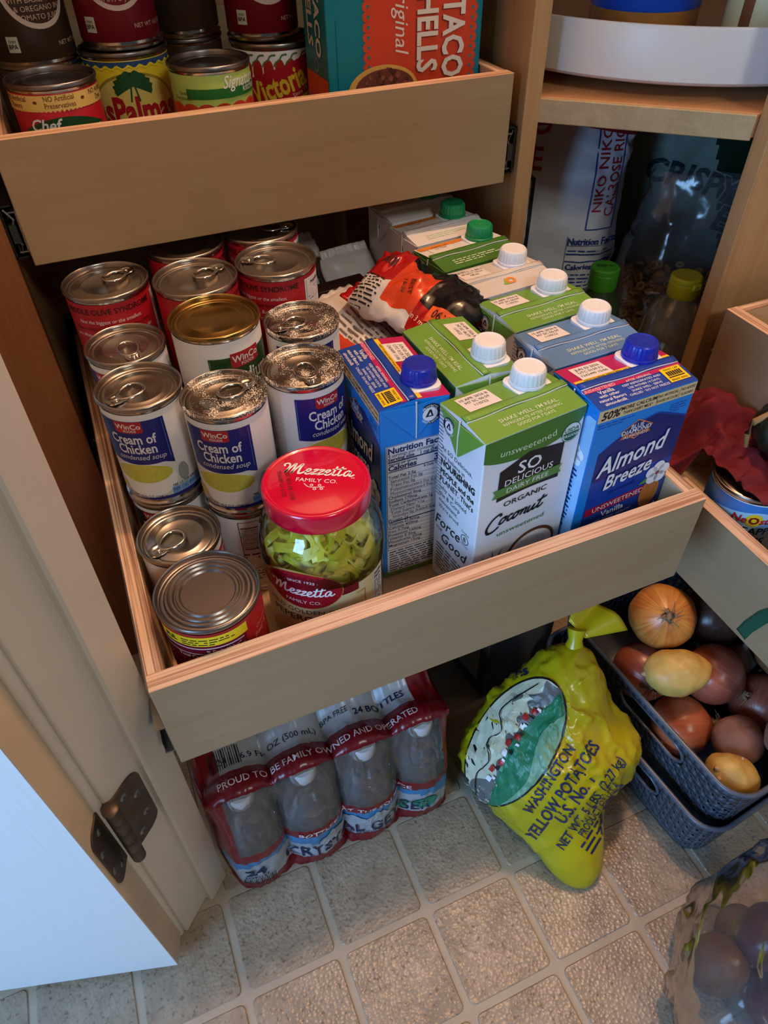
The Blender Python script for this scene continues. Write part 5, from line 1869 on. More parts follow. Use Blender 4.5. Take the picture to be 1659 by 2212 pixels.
PB = pm('peanut_butter', (176, 116, 52), .35, vary=.12, vscale=50)
pbj = lathe_thing('peanut_butter_jar', 'jar of brown peanut butter with a blue label on the turntable', 'jar', (.672, .440, SZ), [
    ('jar_body', [(0, .0), (.050, .0), (.056, .003), (.057, .012), (.0552, .016), (.0570, .020), (.0570, .120), (.050, .130), (.045, .134)], PB, 56),
    ('label_band', [(.0572, .046), (.0576, .047), (.0576, .112), (.0572, .113)], pm('jar_band_blue', (20, 76, 190), .35), 56),
    ('lid', [(.045, .132), (.048, .133), (.048, .150), (.046, .153), (0, .153)], pm('jar_lid_red', (190, 30, 36), .4), 48)])
crj = thing('spread_jar', 'cream labelled jar with a brown stripe beside the peanut butter', 'jar', (.778, .372, SZ))
m = MB(); m.lathe([(0, 0), (.036, 0), (.040, .003), (.041, .010), (.041, .110), (.036, .122), (.034, .130)], pm('jar_cream_body', (150, 112, 64), .35), 48); jb = m.obj('jar_body', crj, 40)
m = MB(); m.lathe([(.034, .129), (.037, .130), (.037, .146), (.035, .149), (0, .149)], pm('jar_lid_brown', (90, 58, 36), .45), 40); m.obj('lid', crj, 40)
m = MB(); s = cyl(.0412, -62)
m.cols(s, -.075, .045, .006, .100, pm('jar_label_ivory', (238, 232, 176), .45), 40, 1, .0002)
m.cols(s, -.014, -.002, .006, .100, pm('jar_stripe_brown', (136, 84, 40), .45), 6, 1, .0004)
m.cols(s, .027, .060, .006, .100, PAPER, 10, 1, .0004)
m.micro(s, .030, .060, .028, 11, .0046, BLACK, .42, .0006, 5)
for q in range(9):
    m.rect(s, -.060, .022 + q * .0030, .012, .0005 + .0004 * (q % 3), BLACK, 3, 1, .0005)
m.obj('label_print', jb, 0)
lj = thing('spice_jar', 'slim jar with a pale grey label beside the cream labelled jar', 'jar', (.868, .350, SZ))
m = MB(); m.lathe([(0, 0), (.030, 0), (.033, .003), (.033, .100), (.028, .110)], pm('jar_label_grey', (196, 204, 190), .45), 40); jb = m.obj('jar_body', lj, 40)
m = MB(); m.lathe([(.027, .108), (.030, .109), (.030, .124), (0, .125)], pm('jar_lid_red', (190, 30, 36), .4), 40); m.obj('lid', lj, 40)
m = MB(); m.micro(cyl(.0332, -65), -.024, .050, .040, 9, .0046, BLACK, .4, .0004, 7); m.obj('label_print', jb, 0)

# ------------------------------------------------------------------ below: rice, cereal, bottles
CZ = .2502
rb = thing('rice_bag', 'white rice bag with red and blue lettering and a folded red top', 'bag', (.660, .540, CZ))
rm = MB()


def rice_fn(s, t):
    a = 2 * PI * (1 - s)
    z = .335 * t
    top = max(0, (t - .84) / .16)
    base = min(1, t / .05)
    rx = (.088 + .006 * math.sin(PI * t)) * (.90 + .10 * base)
    ry = (.072 + .010 * math.sin(PI * t)) * (.90 + .10 * base) * (1 - .75 * top)
    e = .72
    c, q = math.cos(a), math.sin(a)
    x = rx * math.copysign(abs(c) ** e, c)
    y = ry * math.copysign(abs(q) ** e, q)
    p = Vector((x, y, z))
    k = .006 * fbm(p, 16, 1) + .007 * (.25 + top) * abs(fbm(p, 30, 2)) + .0035 * fbm(p, 60, 4)
    n = Vector((x, y, 0)).normalized()
    th = math.radians(-32)
    p = p + n * k + Vector((0, -.012 * top, -.016 * top * abs(c)))
    return Vector((p.x * math.cos(th) - p.y * math.sin(th), p.x * math.sin(th) + p.y * math.cos(th), p.z))


RW = pm('rice_bag_white', (222, 224, 230), .5, bump=.1, bscale=40)
RR = pm('rice_bag_red', (150, 22, 40), .5)
rm.sheet(rice_fn, 72, 60, lambda s, t: RR if t > .975 else RW, wrap_u=True)
rm.add([rice_fn(i / 72, 1.0) for i in range(72)], [tuple(range(71, -1, -1))], RR)
ro = rm.obj('bag_body', rb, 70)
p = MB()
nd = Vector((-.55, -.83, .12)).normalized()
ex = Vector((.83, -.55, 0)).normalized()
ey = nd.cross(ex)
rs = bvh_surf([rm], Vector((0, 0, .226)) + ex * .012, ex, ey)
RBL = pm('rice_print_blue', (40, 70, 150), .5)
RRD = pm('rice_print_red', (176, 40, 46), .5)
fx = .052
for a, b, c, d in ((fx - .017, -.020, fx + .017, -.020), (fx - .017, .118, fx + .017, .118), (fx - .017, -.020, fx - .017, .118), (fx + .017, -.020, fx + .017, .118)):
    p.bar(rs, a, b, c, d, .0016, RBL, 14, .0010)
p.text(rs, 'NIKO NIKO', fx - .0075, .050, .0165, RRD, rot=PI / 2, sx=1.12, bold=.012, off=.0010, maxw=.116)
p.text(rs, 'CALROSE RICE', fx + .0085, .050, .0165, RRD, rot=PI / 2, sx=1.0, bold=.012, off=.0010, maxw=.122)
p.text(rs, 'Nutrition Facts', .048, -.036, .0130, RBL, bold=.03, off=.0010, maxw=.066)
for k, (a, tx) in enumerate(((-.046, ''), (-.058, ''), (-.068, 'Calories'))):
    p.bar(rs, .015, a + .004, .080, a + .004, .0018 if k else .0006, RBL, 10, .0010)
    if tx:
        p.text(rs, tx, .017, a - .003, .0105, RBL, 'L', bold=.025, off=.0010)
p.text(rs, '170', .078, -.067, .0130, RBL, 'R', bold=.02, off=.0010)
p.micro(rs, .017, -.047, .060, 2, .0050, RBL, .35, .0010, 3)
p.micro(rs, .017, -.080, .060, 7, .0055, RBL, .35, .0010, 4)
p.bar(rs, .014, -.029, .014, -.125, .0006, RBL, 10, .0010)
p.text(rs, 'NIKO', -.066, .098, .034, RRD, bold=.015, off=.0010)
p.text(rs, 'RICE', -.066, .062, .034, RRD, bold=.015, off=.0010)
p.stroke(rs, [(-.090, .046), (-.052, .046), (-.042, .040), (-.040, .030), (-.040, -.08)], .0045, pm('rice_print_black', (30, 32, 44), .5), .0010, 10)
p.obj('bag_print', ro, 0)

# cereal loops in a clear bag
cb = thing('cereal_bag', 'clear plastic bag half full of oat cereal loops', 'bag', (.802, .420, CZ))
CF = film('clear_cereal_bag_film', (0.99, 0.99, 0.99), .03, .14, haze=.05, bump=.3, bscale=14, ior=1.3)
cm = MB()


def cereal_fn(s, t):
    a = 2 * PI * (1 - s)
    z = .275 * t
    b = min(1, t / .10) ** .5
    top = max(0, (t - .50) / .5)
    rx = .082 * (.80 + .20 * b) * (1 - .30 * top)
    ry = .066 * (.80 + .20 * b) * (1 - .80 * top)
    x, y = rx * math.cos(a), ry * math.sin(a)
    p = Vector((x, y, z))
    k = .004 * fbm(p, 18, 6) + .013 * top * abs(fbm(p, 26, 8))
    n = Vector((x, y, 0)).normalized()
    p = p + n * k
    th = math.radians(-42)
    return Vector((p.x * math.cos(th) - p.y * math.sin(th), p.x * math.sin(th) + p.y * math.cos(th), p.z))


cm.sheet(cereal_fn, 56, 40, CF, wrap_u=True)
cm.add([cereal_fn(i / 56, 0) for i in range(56)], [tuple(range(56))], CF)
cm.obj('bag_film', cb, 80)
m = MB()
rg = random.Random(9)
OAT = [pm('oat_loop', (206, 168, 106), .7, bump=.2, bscale=300), pm('oat_loop_pale', (222, 190, 134), .7, bump=.2, bscale=300), pm('oat_loop_toasted', (184, 140, 80), .7)]
th = math.radians(-42)
for k in range(520):
    z = .007 + .125 * (k / 520) + rg.uniform(-.002, .002)
    a = rg.uniform(0, 2 * PI)
    q = rg.uniform(.80, .90) if k % 5 else rg.uniform(.2, .8)
    b = min(1, (z / .275) / .10) ** .5 * .20 + .80
    x, y = .076 * b * q * math.cos(a), .060 * b * q * math.sin(a)
    x, y = x * math.cos(th) - y * math.sin(th), x * math.sin(th) + y * math.cos(th)
    M = Matrix.Translation((x, y, z)) @ Matrix.Rotation(rg.uniform(0, 3), 4, 'Z') @ Matrix.Rotation(rg.uniform(-1.4, 1.4), 4, 'X')
    R0_, r0_ = .0046, .0021
    m.sheet(lambda s, t: M @ Vector(((R0_ + r0_ * math.cos(2 * PI * t)) * math.cos(2 * PI * s), (R0_ + r0_ * math.cos(2 * PI * t)) * math.sin(2 * PI * s), r0_ * math.sin(2 * PI * t))), 10, 6, OAT[k % 3], wrap_u=True)
lo = m.obj('cereal_loops', cb, 60)
lo['kind'] = 'stuff'

# snack bag behind
sb = thing('snack_bag', 'dark green and white snack bag with dark CRISPY lettering', 'bag', (.925, .600, CZ + .006))
sm = MB()


def snack_fn(s, t):
    a = 2 * PI * (1 - s)
    z = .36 * t
    e = max(.06, 1 - abs(2 * t - 1) ** 4)
    x, y = .135 * math.cos(a), .05 * e * math.sin(a)
    p = Vector((x, y, z))
    k = .004 * fbm(p, 20, 3)
    p = p + Vector((0, k, k))
    th = math.radians(-40)
    return Vector((p.x * math.cos(th) - p.y * math.sin(th), p.x * math.sin(th) + p.y * math.cos(th), p.z))


SGR = pm('snack_dark_green', (22, 58, 40), .35)
SWH = pm('snack_pale_green', (150, 172, 160), .4)
sm.sheet(snack_fn, 140, 110, lambda s, t: SGR if (t > .80 or math.cos(2 * PI * (1 - s)) > .45 + .8 * (.6 - t)) else SWH, wrap_u=True)
so_ = sm.obj('bag_body', sb, 70)
p = MB()
nd = Vector((-.64, -.77, 0)).normalized(); ex = Vector((.77, -.64, 0)).normalized()
ss = bvh_surf([sm], (0, 0, .22), ex, nd.cross(ex))
DTE = pm('snack_teal_ink', (14, 52, 66), .45)
for mt, bd, o in ((SWH, .07, .0010), (DTE, .03, .0016)):
    p.text(ss, 'CRISPY', .030, -.012, .046, mt, rot=-.22, bold=bd, off=o, arc=.35)
    p.text(ss, 'E', .090, -.072, .052, mt, rot=-.30, bold=bd, off=o)
p.rect(ss, -.035, .098, .050, .030, BLACK, 6, 4, .0010)
p.obj('bag_print', so_, 0)


def bottle(label, loc, body, capm, rb_, hb, rc, hc, bodym, fill=None, hinge_lid=False):
    t = thing('squeeze_bottle', label, 'bottle', loc)
    m = MB(); m.lathe(body, bodym, 48); m.obj('bottle_body', t, 50)
    if fill:
        m = MB(); m.lathe([(0, .002)] + [(r_ - .002, z) for r_, z in body if z < hb * .62 and r_ > .01] + [(0, hb * .62)], fill, 40); m.obj('contents', t, 50)
    m = MB()
    m.lathe([(rc - .001, hb - .002), (rc, hb), (rc, hb + hc - .008), (rc - .0006, hb + hc - .0072), (rc, hb + hc - .0064), (rc, hb + hc - .002), (rc - .002, hb + hc), (0, hb + hc)], capm, 48)
    cp = m.obj('cap', t, 35)
    if hinge_lid:
        m = MB(); m.box((-.006, -rc - .003, hb + hc - .012), (.006, -rc + .001, hb + hc - .004), capm); m.obj('thumb_tab', cp, 20, mods=[('BEVEL', dict(width=.0015, segments=2))])
    return cp, hb + hc


GB = film('clear_bottle_plastic', (0.93, 0.95, 0.93), .04, .12, haze=.28, hazecol=(.55, .58, .52))
cp, zt = bottle('slim bottle with a green screw cap beside the rice bag', (.628, .362, CZ), [(0, 0), (.026, 0), (.029, .003), (.029, .145), (.024, .168), (.0155, .180), (.0150, .186)], pm('cap_grass_green', (66, 158, 40), .4), .029, .182, .0178, .026, pm('dark_green_bottle', (50, 70, 44), .3))
m = MB(); m.micro(lambda u, v, o: Vector((u * .8 - v * -.6, u * -.6 + v * .8, zt + o)), -.011, .004, .022, 2, .0040, pm('cap_print_dark_green', (20, 70, 20), .5), .6, .0003, 2); m.obj('cap_print', cp, 0)
cp, zt = bottle('clear bottle with a yellow-green flip cap beside the cereal bag', (.706, .304, CZ), [(0, 0), (.037, 0), (.041, .004), (.041, .120), (.038, .150), (.028, .172), (.0175, .180), (.0172, .186)], pm('cap_lime_yellow', (206, 204, 40), .4), .041, .182, .0190, .024, GB, pm('grey_salt', (128, 124, 120), .8, bump=.3, bscale=90, vary=.2, vscale=40), True)
rp = thing('spice_pouch', 'red pouch squeezed between the cereal bag and the cabinet side', 'pouch', (.815, .290, CZ), math.radians(-30))
m = MB(); m.sheet(lambda s, t: Vector((.034 * math.cos(2 * PI * (1 - s)), .020 * max(.08, 1 - abs(2 * t - 1) ** 4) * math.sin(2 * PI * (1 - s)), .19 * t)) + Vector((.002 * fbm((s * 3, t * 3, 1), 2, 3), 0, 0)), 32, 20, pm('red_pouch', (176, 26, 34), .35), wrap_u=True)
m.obj('pouch_body', rp, 70)
m = MB(); m.box((-.026, -.021, .158), (.026, -.0195, .172), WHITE); m.obj('pouch_strip', rp, 20)

# ------------------------------------------------------------------ right-hand tray: pineapple, cloth, squash
RF = .241 + .0122


def pine_print(m, s, R, h):
    m.cols(s, -.080, .080, .007, h - .0075, pm('pineapple_sky', (62, 130, 206), .36), 40, 1, .0002)
    m.cols(s, -.045, .060, .007, lambda u: h - .016 - .010 * abs(u - .005) / .05, pm('pineapple_pale', (176, 210, 236), .36), 30, 1, .0003)
    SUN = pm('sun_yellow', (248, 206, 40), .4)
    m.ring(s, .0015, h - .0270, 0, .0085, SUN, 20, .0005)
    m.text(s, 'Ne', -.0120, h - .0270, .0120, pm('neo_red', (206, 40, 44), .4), bold=.03, shear=.1, off=.0008)
    m.text(s, 'O', .0015, h - .0270, .0125, pm('neo_dark_red', (150, 20, 20), .4), bold=.04, off=.0008)
    m.text(s, 'star', .0170, h - .0270, .0120, pm('neo_red', (206, 40, 44), .4), bold=.03, shear=.1, off=.0008)
    m.text(s, 'PINEAPPLE', .004, h - .0415, .0130, BLACK, bold=.012, off=.0006)
    m.text(s, 'SLICES', .001, h - .0560, .0140, BLACK, bold=.012, off=.0006)
    m.rect(s, .006, h - .0690, .030, .0070, pm('pineapple_blue_bar', (60, 120, 190), .4), 6, 1, .0006)


can('pineapple_can', 'blue and white can of pineapple slices half covered by the red cloth', (.6145, .0520, RF), .0425, .1150, -38, None, TIN, PAPER, pine_print)
can('ribbed_can', 'bare ribbed tin can beside the pineapple slices', (.6120, -.0360, RF), .0365, .1000, 0, None, TIN_RIM, pm('bare_tin', (180, 182, 180), .25, 1.0), None)
m = MB()
cl = pm('dark_red_cotton', (112, 18, 30), .85, bump=.25, bscale=500, vary=.1, vscale=25)


def cloth_fn(s, t):
    y = .012 + .172 * s
    over = min(1, max(0, (y - .092) / .02))       # past the can it slides over the tray's edge
    hump = math.exp(-((y - .130) / .040) ** 2)
    zt_ = .369 + .018 * hump + .006 * math.sin(y * 120) * (1 - over)
    zm = zt_ * (1 - over) + over * (.356 + .022 * hump)
    ze = .366 * (1 - over) + over * .3462
    zd = .352 * (1 - over) + over * .262
    path = [(.655, zt_ + .001), (.630, zt_ + .008 * hump), (.602, zm + .012 * hump), (.5735 if over > .5 else .5930, ze if over > .5 else .3695), (.5500 if over > .5 else .5880, ze if over > .5 else .3695), (.5500 if over > .5 else .5850, (ze + zd) / 2 if over > .5 else .3692), (.5490 if over > .5 else .5830, zd if over > .5 else .3690)]
    k = t * (len(path) - 1)
    i = min(int(k), len(path) - 2)
    f = k - i
    x = path[i][0] * (1 - f) + path[i + 1][0] * f
    z = path[i][1] * (1 - f) + path[i + 1][1] * f
    w = .007 * abs(fbm((x * .6, y, z), 26, 5)) + .009 * max(0, 1 - 4 * abs(fbm((x * .5, y, 0), 22, 8))) + .0045 * (1 + math.sin(y * 170 + x * 60)) * (.4 + hump)
    return Vector((x - w * .15, y, max(z + w, .250)))


m.sheet(cloth_fn, 70, 60, cl)
tag(m.obj('kitchen_cloth', None, 80, mods=[('SOLIDIFY', dict(thickness=.0012, offset=1.0))]), 'dark red cotton cloth draped over the pineapple can', 'cloth')
sq = thing('squash', 'dark green squash with a fibrous tan stem resting on the red cloth', 'squash', (.640, .060, .387))
m = MB(); m.lathe([(0, 0), (.014, .001), (.027, .009), (.033, .022), (.031, .036), (.020, .047), (0, .050)], pm('squash_dark_green', (24, 34, 22), .35, vary=.3, vscale=60), 32, fr=lambda r, z, a: r * (1 + .05 * math.cos(8 * a)))
m.obj('squash_body', sq, 60)
m = MB(); m.tube([(-.018, .012, .041), (-.030, .016, .034), (-.036, .014, .022), (-.036, .010, .008)], [.004, .0035, .003, .002], pm('stem_tan', (150, 116, 70), .7, bump=.3, bscale=200), 8)
m.obj('stem', sq, 60)

# green strap hanging down the front of the lower tray
m = MB()
pts = [(-.118, .3462), (-.104, .3400), (-.086, .330), (-.068, .312), (-.056, .290), (-.048, .264), (-.045, .247)]
def strap_fn(s, t):
    k = t * (len(pts) - 1); i = min(int(k), len(pts) - 2); f = k - i
    y = pts[i][0] * (1 - f) + pts[i + 1][0] * f; z = pts[i][1] * (1 - f) + pts[i + 1][1] * f
    d = Vector((pts[i + 1][0] - pts[i][0], pts[i + 1][1] - pts[i][1])).normalized()
    w = .0135 * (s - .5)
    return Vector((.5528 - .002 * math.sin(t * 5), y - d.y * w, z + d.x * w))
m.sheet(strap_fn, 4, 24, pm('green_webbing', (20, 84, 62), .7, bump=.3, bscale=700))
tag(m.obj('bag_strap', None, 60, mods=[('SOLIDIFY', dict(thickness=.0014))]), 'green webbing strap hanging down the front of the pineapple tray', 'strap')
# ------------------------------------------------------------------ case of bottled water under the big tray
WX0, WP, NB = .030, .0655, 4
wc = thing('water_bottle_case', 'shrink-wrapped case of water bottles with dark red print on the floor', 'bottle case', (.125, .10, 0))
WO = Vector((.125, .10, 0))
PET = film('clear_bottle_pet', (0.90, 0.92, 0.94), .05, .06, haze=.10, hazecol=(.6, .65, .72))
BCAP = pm('bottle_cap_white', (190, 192, 196), .4)
bprof = [(0, .003), (.022, .002), (.029, .005), (.031, .012), (.0295, .030), (.031, .040), (.0295, .060), (.031, .075), (.0305, .108), (.029, .122), (.024, .140), (.016, .152), (.0125, .158), (.0125, .163)]
mbb = MB(); mbb.lathe(bprof, PET, 24)
mbc = MB(); mbc.lathe([(.0135, .160), (.0142, .161), (.0140, .1755), (.0128, .177), (0, .177)], BCAP, 24)
b0 = mbb.obj('bottle', wc, 50); c0_ = mbc.obj('bottle_cap', b0, 40)
first = True
for j in range(6):
    for i in range(4):
        p_ = Vector((WX0 + i * WP, .036 + j * WP, 0)) - WO
        if first:
            b0.location = p_; first = False
            continue
        b = b0.copy(); COL.objects.link(b); b.parent = wc; b.location = p_
        c = c0_.copy(); COL.objects.link(c); c.parent = b
# the film: from the floor up the front, over the shoulders and back across the top
XA, XB = WX0 - .0345, WX0 + 3 * WP + .0345


def case_path(v):
    """v = length up the front: returns (y, z)"""
    pts = [(0.0, .016, .001), (.018, .004, .006), (.100, .0015, .092), (.125, .006, .117), (.160, .019, .158), (.182, .029, .1845), (.200, .050, .1870), (.60, .40, .187)]
    for (a, y0, z0), (b, y1, z1) in zip(pts, pts[1:]):
        if v <= b or b == .60:
            f = (v - a) / (b - a)
            return y0 + (y1 - y0) * f, z0 + (z1 - z0) * f


def case_surf(u, v, off):
    y, z = case_path(v)
    y2, z2 = case_path(v + .002)
    ph = (u - WX0) / WP
    dent = (1 - abs(math.cos(PI * ph)) ** .6)
    sides = min(1, max(0, min(u - XA, XB - u) / .012))
    fr = max(0, min(1, (.19 - v) / .05))
    y += fr * (.017 * dent * (1 if v > .02 else .6) + .016 * (1 - sides) ** 2)
    ds = (1 - fr) * (.016 * dent + .014 * (0.5 - .5 * math.cos(2 * PI * (y - .036) / WP)))
    z -= ds
    w = .0022 * fbm((u, v, 0), 40, 2) + .0016 * fbm((u * 3, v, 0), 60, 7)
    n = Vector((0, -(z2 - case_path(v)[1]), y2 - case_path(v)[0])).normalized()
    return Vector((u, y, max(z, .0008))) + n * (w + off) - WO


FILM = film('shrink_film', (0.95, 0.95, 0.96), .05, .10, haze=.06, bump=.5, bscale=22)
FRED = pm('film_print_dark_red', (116, 14, 26), .28, spec=.6)
FWH = pm('film_print_white', (158, 164, 172), .3, spec=.6)
FSKY = pm('film_print_sky', (52, 122, 172), .3, spec=.6)
FNAVY = pm('film_print_navy', (20, 30, 66), .35)


def film_mat(s, t):
    u = XA + (XB - XA) * s
    v = .60 * t
    if v < .034:
        return FRED
    if v < .090:
        if v > .070 + .010 * math.sin(u * 40):
            return FSKY
        return FWH
    if v < .105:
        return FRED
    if v < .178:
        return FRED if (u < XA + .016 or u > XB - .014) else FILM
    if v < .208:
        return FRED
    return FRED if (u < XA + .022 or u > XB - .030 or .285 < v < .31) else FWH


m = MB()
NV = 120
m.sheet(lambda s, t: case_surf(XA + (XB - XA) * s, .60 * t, 0), 110, NV, film_mat)
fo = m.obj('shrink_film', wc, 80)
# closed ends of the wrap
for xs, sg in ((XA, -1), (XB, 1)):
    m = MB()
    def endf(s, t):
        v = .40 * s
        e = case_surf(xs, v, 0)
        b = Vector((xs + sg * .004 * math.sin(PI * t), .10 + .2 * s, .09)) - WO
        q = e * (1 - t) + b * t
        return q + Vector((sg * .006 * math.sin(PI * min(1, t * 1.3)), 0, 0))
    m.sheet(endf if sg > 0 else (lambda s, t: endf(1 - s, t)), 40, 10, FRED)
    m.obj('wrap_end', fo, 80)
m = MB()
cs = case_surf
m.text(cs, 'CRYSTAL GEYSER', .143, .052, .0300, FNAVY, sx=1.0, bold=.012, off=.0012, maxw=.172)
m.text(cs, 'ALPINE SPRING WATER', .150, .0385, .0070, FNAVY, off=.0012)
m.text(cs, '24', .022, .062, .0190, FNAVY, bold=.04, sx=1.2, off=.0012)
m.text(cs, 'BOTTLES', .022, .0500, .0066, FNAVY, bold=.02, off=.0012)
for q in range(18):
    m.rect(cs, .007 + q * .0020, .0385, .0006 + .0006 * (q * 5 % 3 == 0), .0140, BLACK, 1, 4, .0012)
FP = pm('film_print_pale_pink', (226, 200, 204), .4)
m.text(cs, 'BOTTLED AT THE SOURCE', .140, .0975, .0095, FP, sx=1.15, bold=.01, off=.0012, maxw=.17)
m.text(cs, 'PROUD TO BE FAMILY OWNED AND OPERATED', .120, .194, .0098, FP, sx=1.1, bold=.01, off=.0012, maxw=.215)
m.text(cs, '24 - 16.9 FL OZ (500 mL)', .070, .226, .0100, FNAVY, off=.0012)
for q in range(14):
    m.rect(cs, .010 + q * .0024, .228, .0008 + .0008 * (q * 5 % 3 == 0), .022, BLACK, 1, 4, .0012)
m.text(cs, '24 BOTTLES', .195, .226, .0110, FNAVY, bold=.02, off=.0012)
m.text(cs, 'BPA FREE', .145, .232, .0080, BLACK, off=.0012)
LOGO = pm('film_logo_green', (20, 116, 92), .4)
m.ell(cs, .222, .058, .0150, .0120, LOGO, 16, 4, .0012)
m.text(cs, 'CRV', .222, .058, .0070, FWH, off=.0018)
m.stroke(cs, [(.196, .046), (.199, .055), (.203, .062)], .006, LOGO, .0012)
for k in range(3):   # printed snow peaks
    x = .110 + k * .026
    m.cols(cs, x - .016, x + .016, .060, lambda u: .086 - abs(u - x) * .9, FWH, 8, 4, .0010)
m.obj('film_print', fo, 0)

# dark box at the back, under the tray
db = thing('cardboard_box', 'dark cardboard box with a pale printed side, under the tray behind the potatoes', 'box', (.405, .215, 0), math.radians(8))
m = MB(); m.box((-.055, -.09, 0), (.055, .09, .16), pm('dark_grey_card', (70, 62, 56), .6)); bo = m.obj('box_body', db, 20, mods=[('BEVEL', dict(width=.001, segments=1))])
m = MB()
s = lambda u, v, o: Vector((-.055 - o, -u, v))
m.rect(s, 0, .085, .15, .12, pm('pale_grey_card_print', (150, 148, 140), .6), 1, 1, .0004)
m.micro(s, -.06, .13, .12, 8, .010, BLACK, .35, .0007, 5)
m.obj('box_print', bo, 0)

# ------------------------------------------------------------------ yellow potato bag
PBC = Vector((.362, -.018, .108))
pb = thing('potato_bag', 'yellow plastic potato bag with a mountain picture, knotted at the top', 'bag', (PBC.x, PBC.y, 0))
LOB = [((-.004, -.101, -.103), .079, 17), ((.083, -.045, .012), .024, 7), ((.045, .045, .105), .050, 9), ((-.086, .030, -.030), .024, 7), ((-.05, -.05, -.085), .022, 5), ((.05, .02, -.09), .030, 5), ((-.045, .05, .06), .012, 6)]
LOB = [(Vector(d).normalized(), a, k) for d, a, k in LOB]


def bag_dir(d):
    r = .0735
    for q, a, k in LOB:
        r += a * math.exp(k * (d.dot(q) - 1))
    p = d * r
    r += .003 * fbm(p, 18, 3) + .004 * max(0, 1 - 5 * abs(fbm(Vector((p.x * 1.6, p.y, p.z * .6)), 18, 9))) + .0025 * max(0, 1 - 6 * abs(fbm(p, 30, 5)))
    p = d * r
    p.z = max(p.z, -PBC.z + .0015)
    return p + Vector((0, 0, PBC.z))


YB = pm('yellow_poly_film', (182, 168, 18), .26, 0, .6, bump=.10, bscale=60, vary=.10, vscale=14)
bm_ = MB()
bm_.sheet(lambda s, t: bag_dir(Vector((math.cos(-2 * PI * s) * math.sin(PI * (1 - t)), math.sin(-2 * PI * s) * math.sin(PI * (1 - t)), math.cos(PI * (1 - t)))) if 0 < t < 1 else Vector((0, 0, -1 if t == 0 else 1))), 110, 90, lambda s, t: YB, wrap_u=True)
bm_.f = [tuple(reversed(f)) for f in bm_.f]
bo = bm_.obj('bag_body', pb, 80)
# knot and tail
TP = Vector((.0470, .0490, .2220))
m = MB()
m.tube([TP + Vector((-.004, -.006, -.016)), TP, TP + Vector((.004, .006, .010))], [.013, .0075, .010], YB, 12)
kn = m.obj('knot', pb, 60)
m = MB()
def tail(s, t):
    a = (s - .5)
    base = TP + Vector((.004, .006, .008))
    return base + Vector((.042, .012, .006)) * t + Vector((-.020, .046, .022)) * (a * (.45 + .85 * t)) + Vector((0, 0, 1)) * (.007 * math.sin(s * 7) * t)
m.sheet(tail, 16, 10, YB)
m.obj('tail', kn, 80, mods=[('SOLIDIFY', dict(thickness=.0008))])
# print
nd = Vector((-0.3614, -0.3330, 0.8709)).normalized()          # the printed face of the bag looks up and outwards
ex = Vector((0.8006, 0.3681, 0.4729)).normalized()             # the lettering climbs across it
ex = (ex - nd * ex.dot(nd)).normalized()
bs0 = bvh_surf([bm_], (0, 0, PBC.z), ex, nd.cross(ex))


m = MB()
BNV = pm('bag_navy_ink', (30, 44, 92), .4)
for tx, u, v, sz, w, bd in (('WASHINGTON', -0.0274, -0.0191, .0150, .083, .02), ('YELLOW POTATOES', -0.0303, -0.0369, .0180, .124, .02), ('U.S. No. 1', -0.0278, -0.0506, .0185, .056, .02), ('NET WT. 5 LBS. (2.27 kg)', -0.0221, -0.0668, .0145, .115, .012), ('PRODUCT OF U.S.A.', -0.0212, -0.0774, .0125, .068, .01)):
    vs_, fs2, w0 = glyphs(tx, bd)
    m.text(bs0, tx, u, v, sz, BNV, sx=w / (w0 * sz), bold=bd, off=.0010)
u, v = -0.0207, -0.0856
m.micro(bs0, u - .045, v + .004, .090, 3, .0062, BNV, .4, .0010, 4)
u, v = 0.0488, 0.0642
m.text(bs0, 'ns', u, v, .0170, BNV, rot=-.7, bold=.02, off=.0010)
# oval picture: sky, grey hills, white peaks, green valley, red houses
u, v = -0.0188, 0.0298
OK_, OW, OG_, OGR = pm('bag_black_line', (16, 18, 16), .4), pm('bag_pale_sky', (206, 206, 176), .4), pm('bag_hill_grey', (104, 106, 104), .4), pm('bag_valley_green', (26, 120, 82), .4)
RXo, RYo = .0770, .0430
m.ell(bs0, u, v, RXo, RYo, OK_, 40, 14, .0008)
m.ell(bs0, u, v, RXo - .0022, RYo - .0022, OW, 40, 14, .0013)
eh = lambda x, k=.0026: (RYo - k) * math.sqrt(max(0, 1 - ((x - u) / (RXo - k)) ** 2))
m.cols(bs0, u - RXo + .004, u + RXo - .004, lambda x: v - eh(x), lambda x: min(v + eh(x), v + .010 + .012 * math.sin((x - u) * 55) + .005 * math.sin((x - u) * 190)), OG_, 60, 14, .0018)
m.cols(bs0, u - .005, u + .050, lambda x: v + .006 + .004 * math.sin(x * 300), lambda x: min(v + eh(x) - .002, v + .016 + .010 * abs(math.sin((x - u) * 70))), OW, 30, 6, .0022)
m.cols(bs0, u - RXo + .006, u + RXo - .004, lambda x: v - eh(x), lambda x: max(v - eh(x), min(v + eh(x), v - .006 + .006 * math.cos((x - u) * 40))), OGR, 60, 14, .0026)
m.cols(bs0, u - RXo + .010, u + RXo - .020, lambda x: v - eh(x), lambda x: max(v - eh(x), v - .026 + .006 * math.sin((x - u) * 60)), pm('bag_pale_green', (110, 160, 130), .4), 40, 8, .0032)
for k in range(9):
    x = u - .044 + k * .0105
    m.rect(bs0, x, v + .001 + .0025 * math.sin(k * 2.1), .0060, .0055, pm('bag_barn_red', (170, 40, 36), .4) if k % 3 else WHITE, 2, 2, .0038)
    m.rect(bs0, x + .004, v - .003 + .002 * math.sin(k * 1.3), .0026, .0040, OK_ if k % 2 else WHITE, 1, 1, .0040)
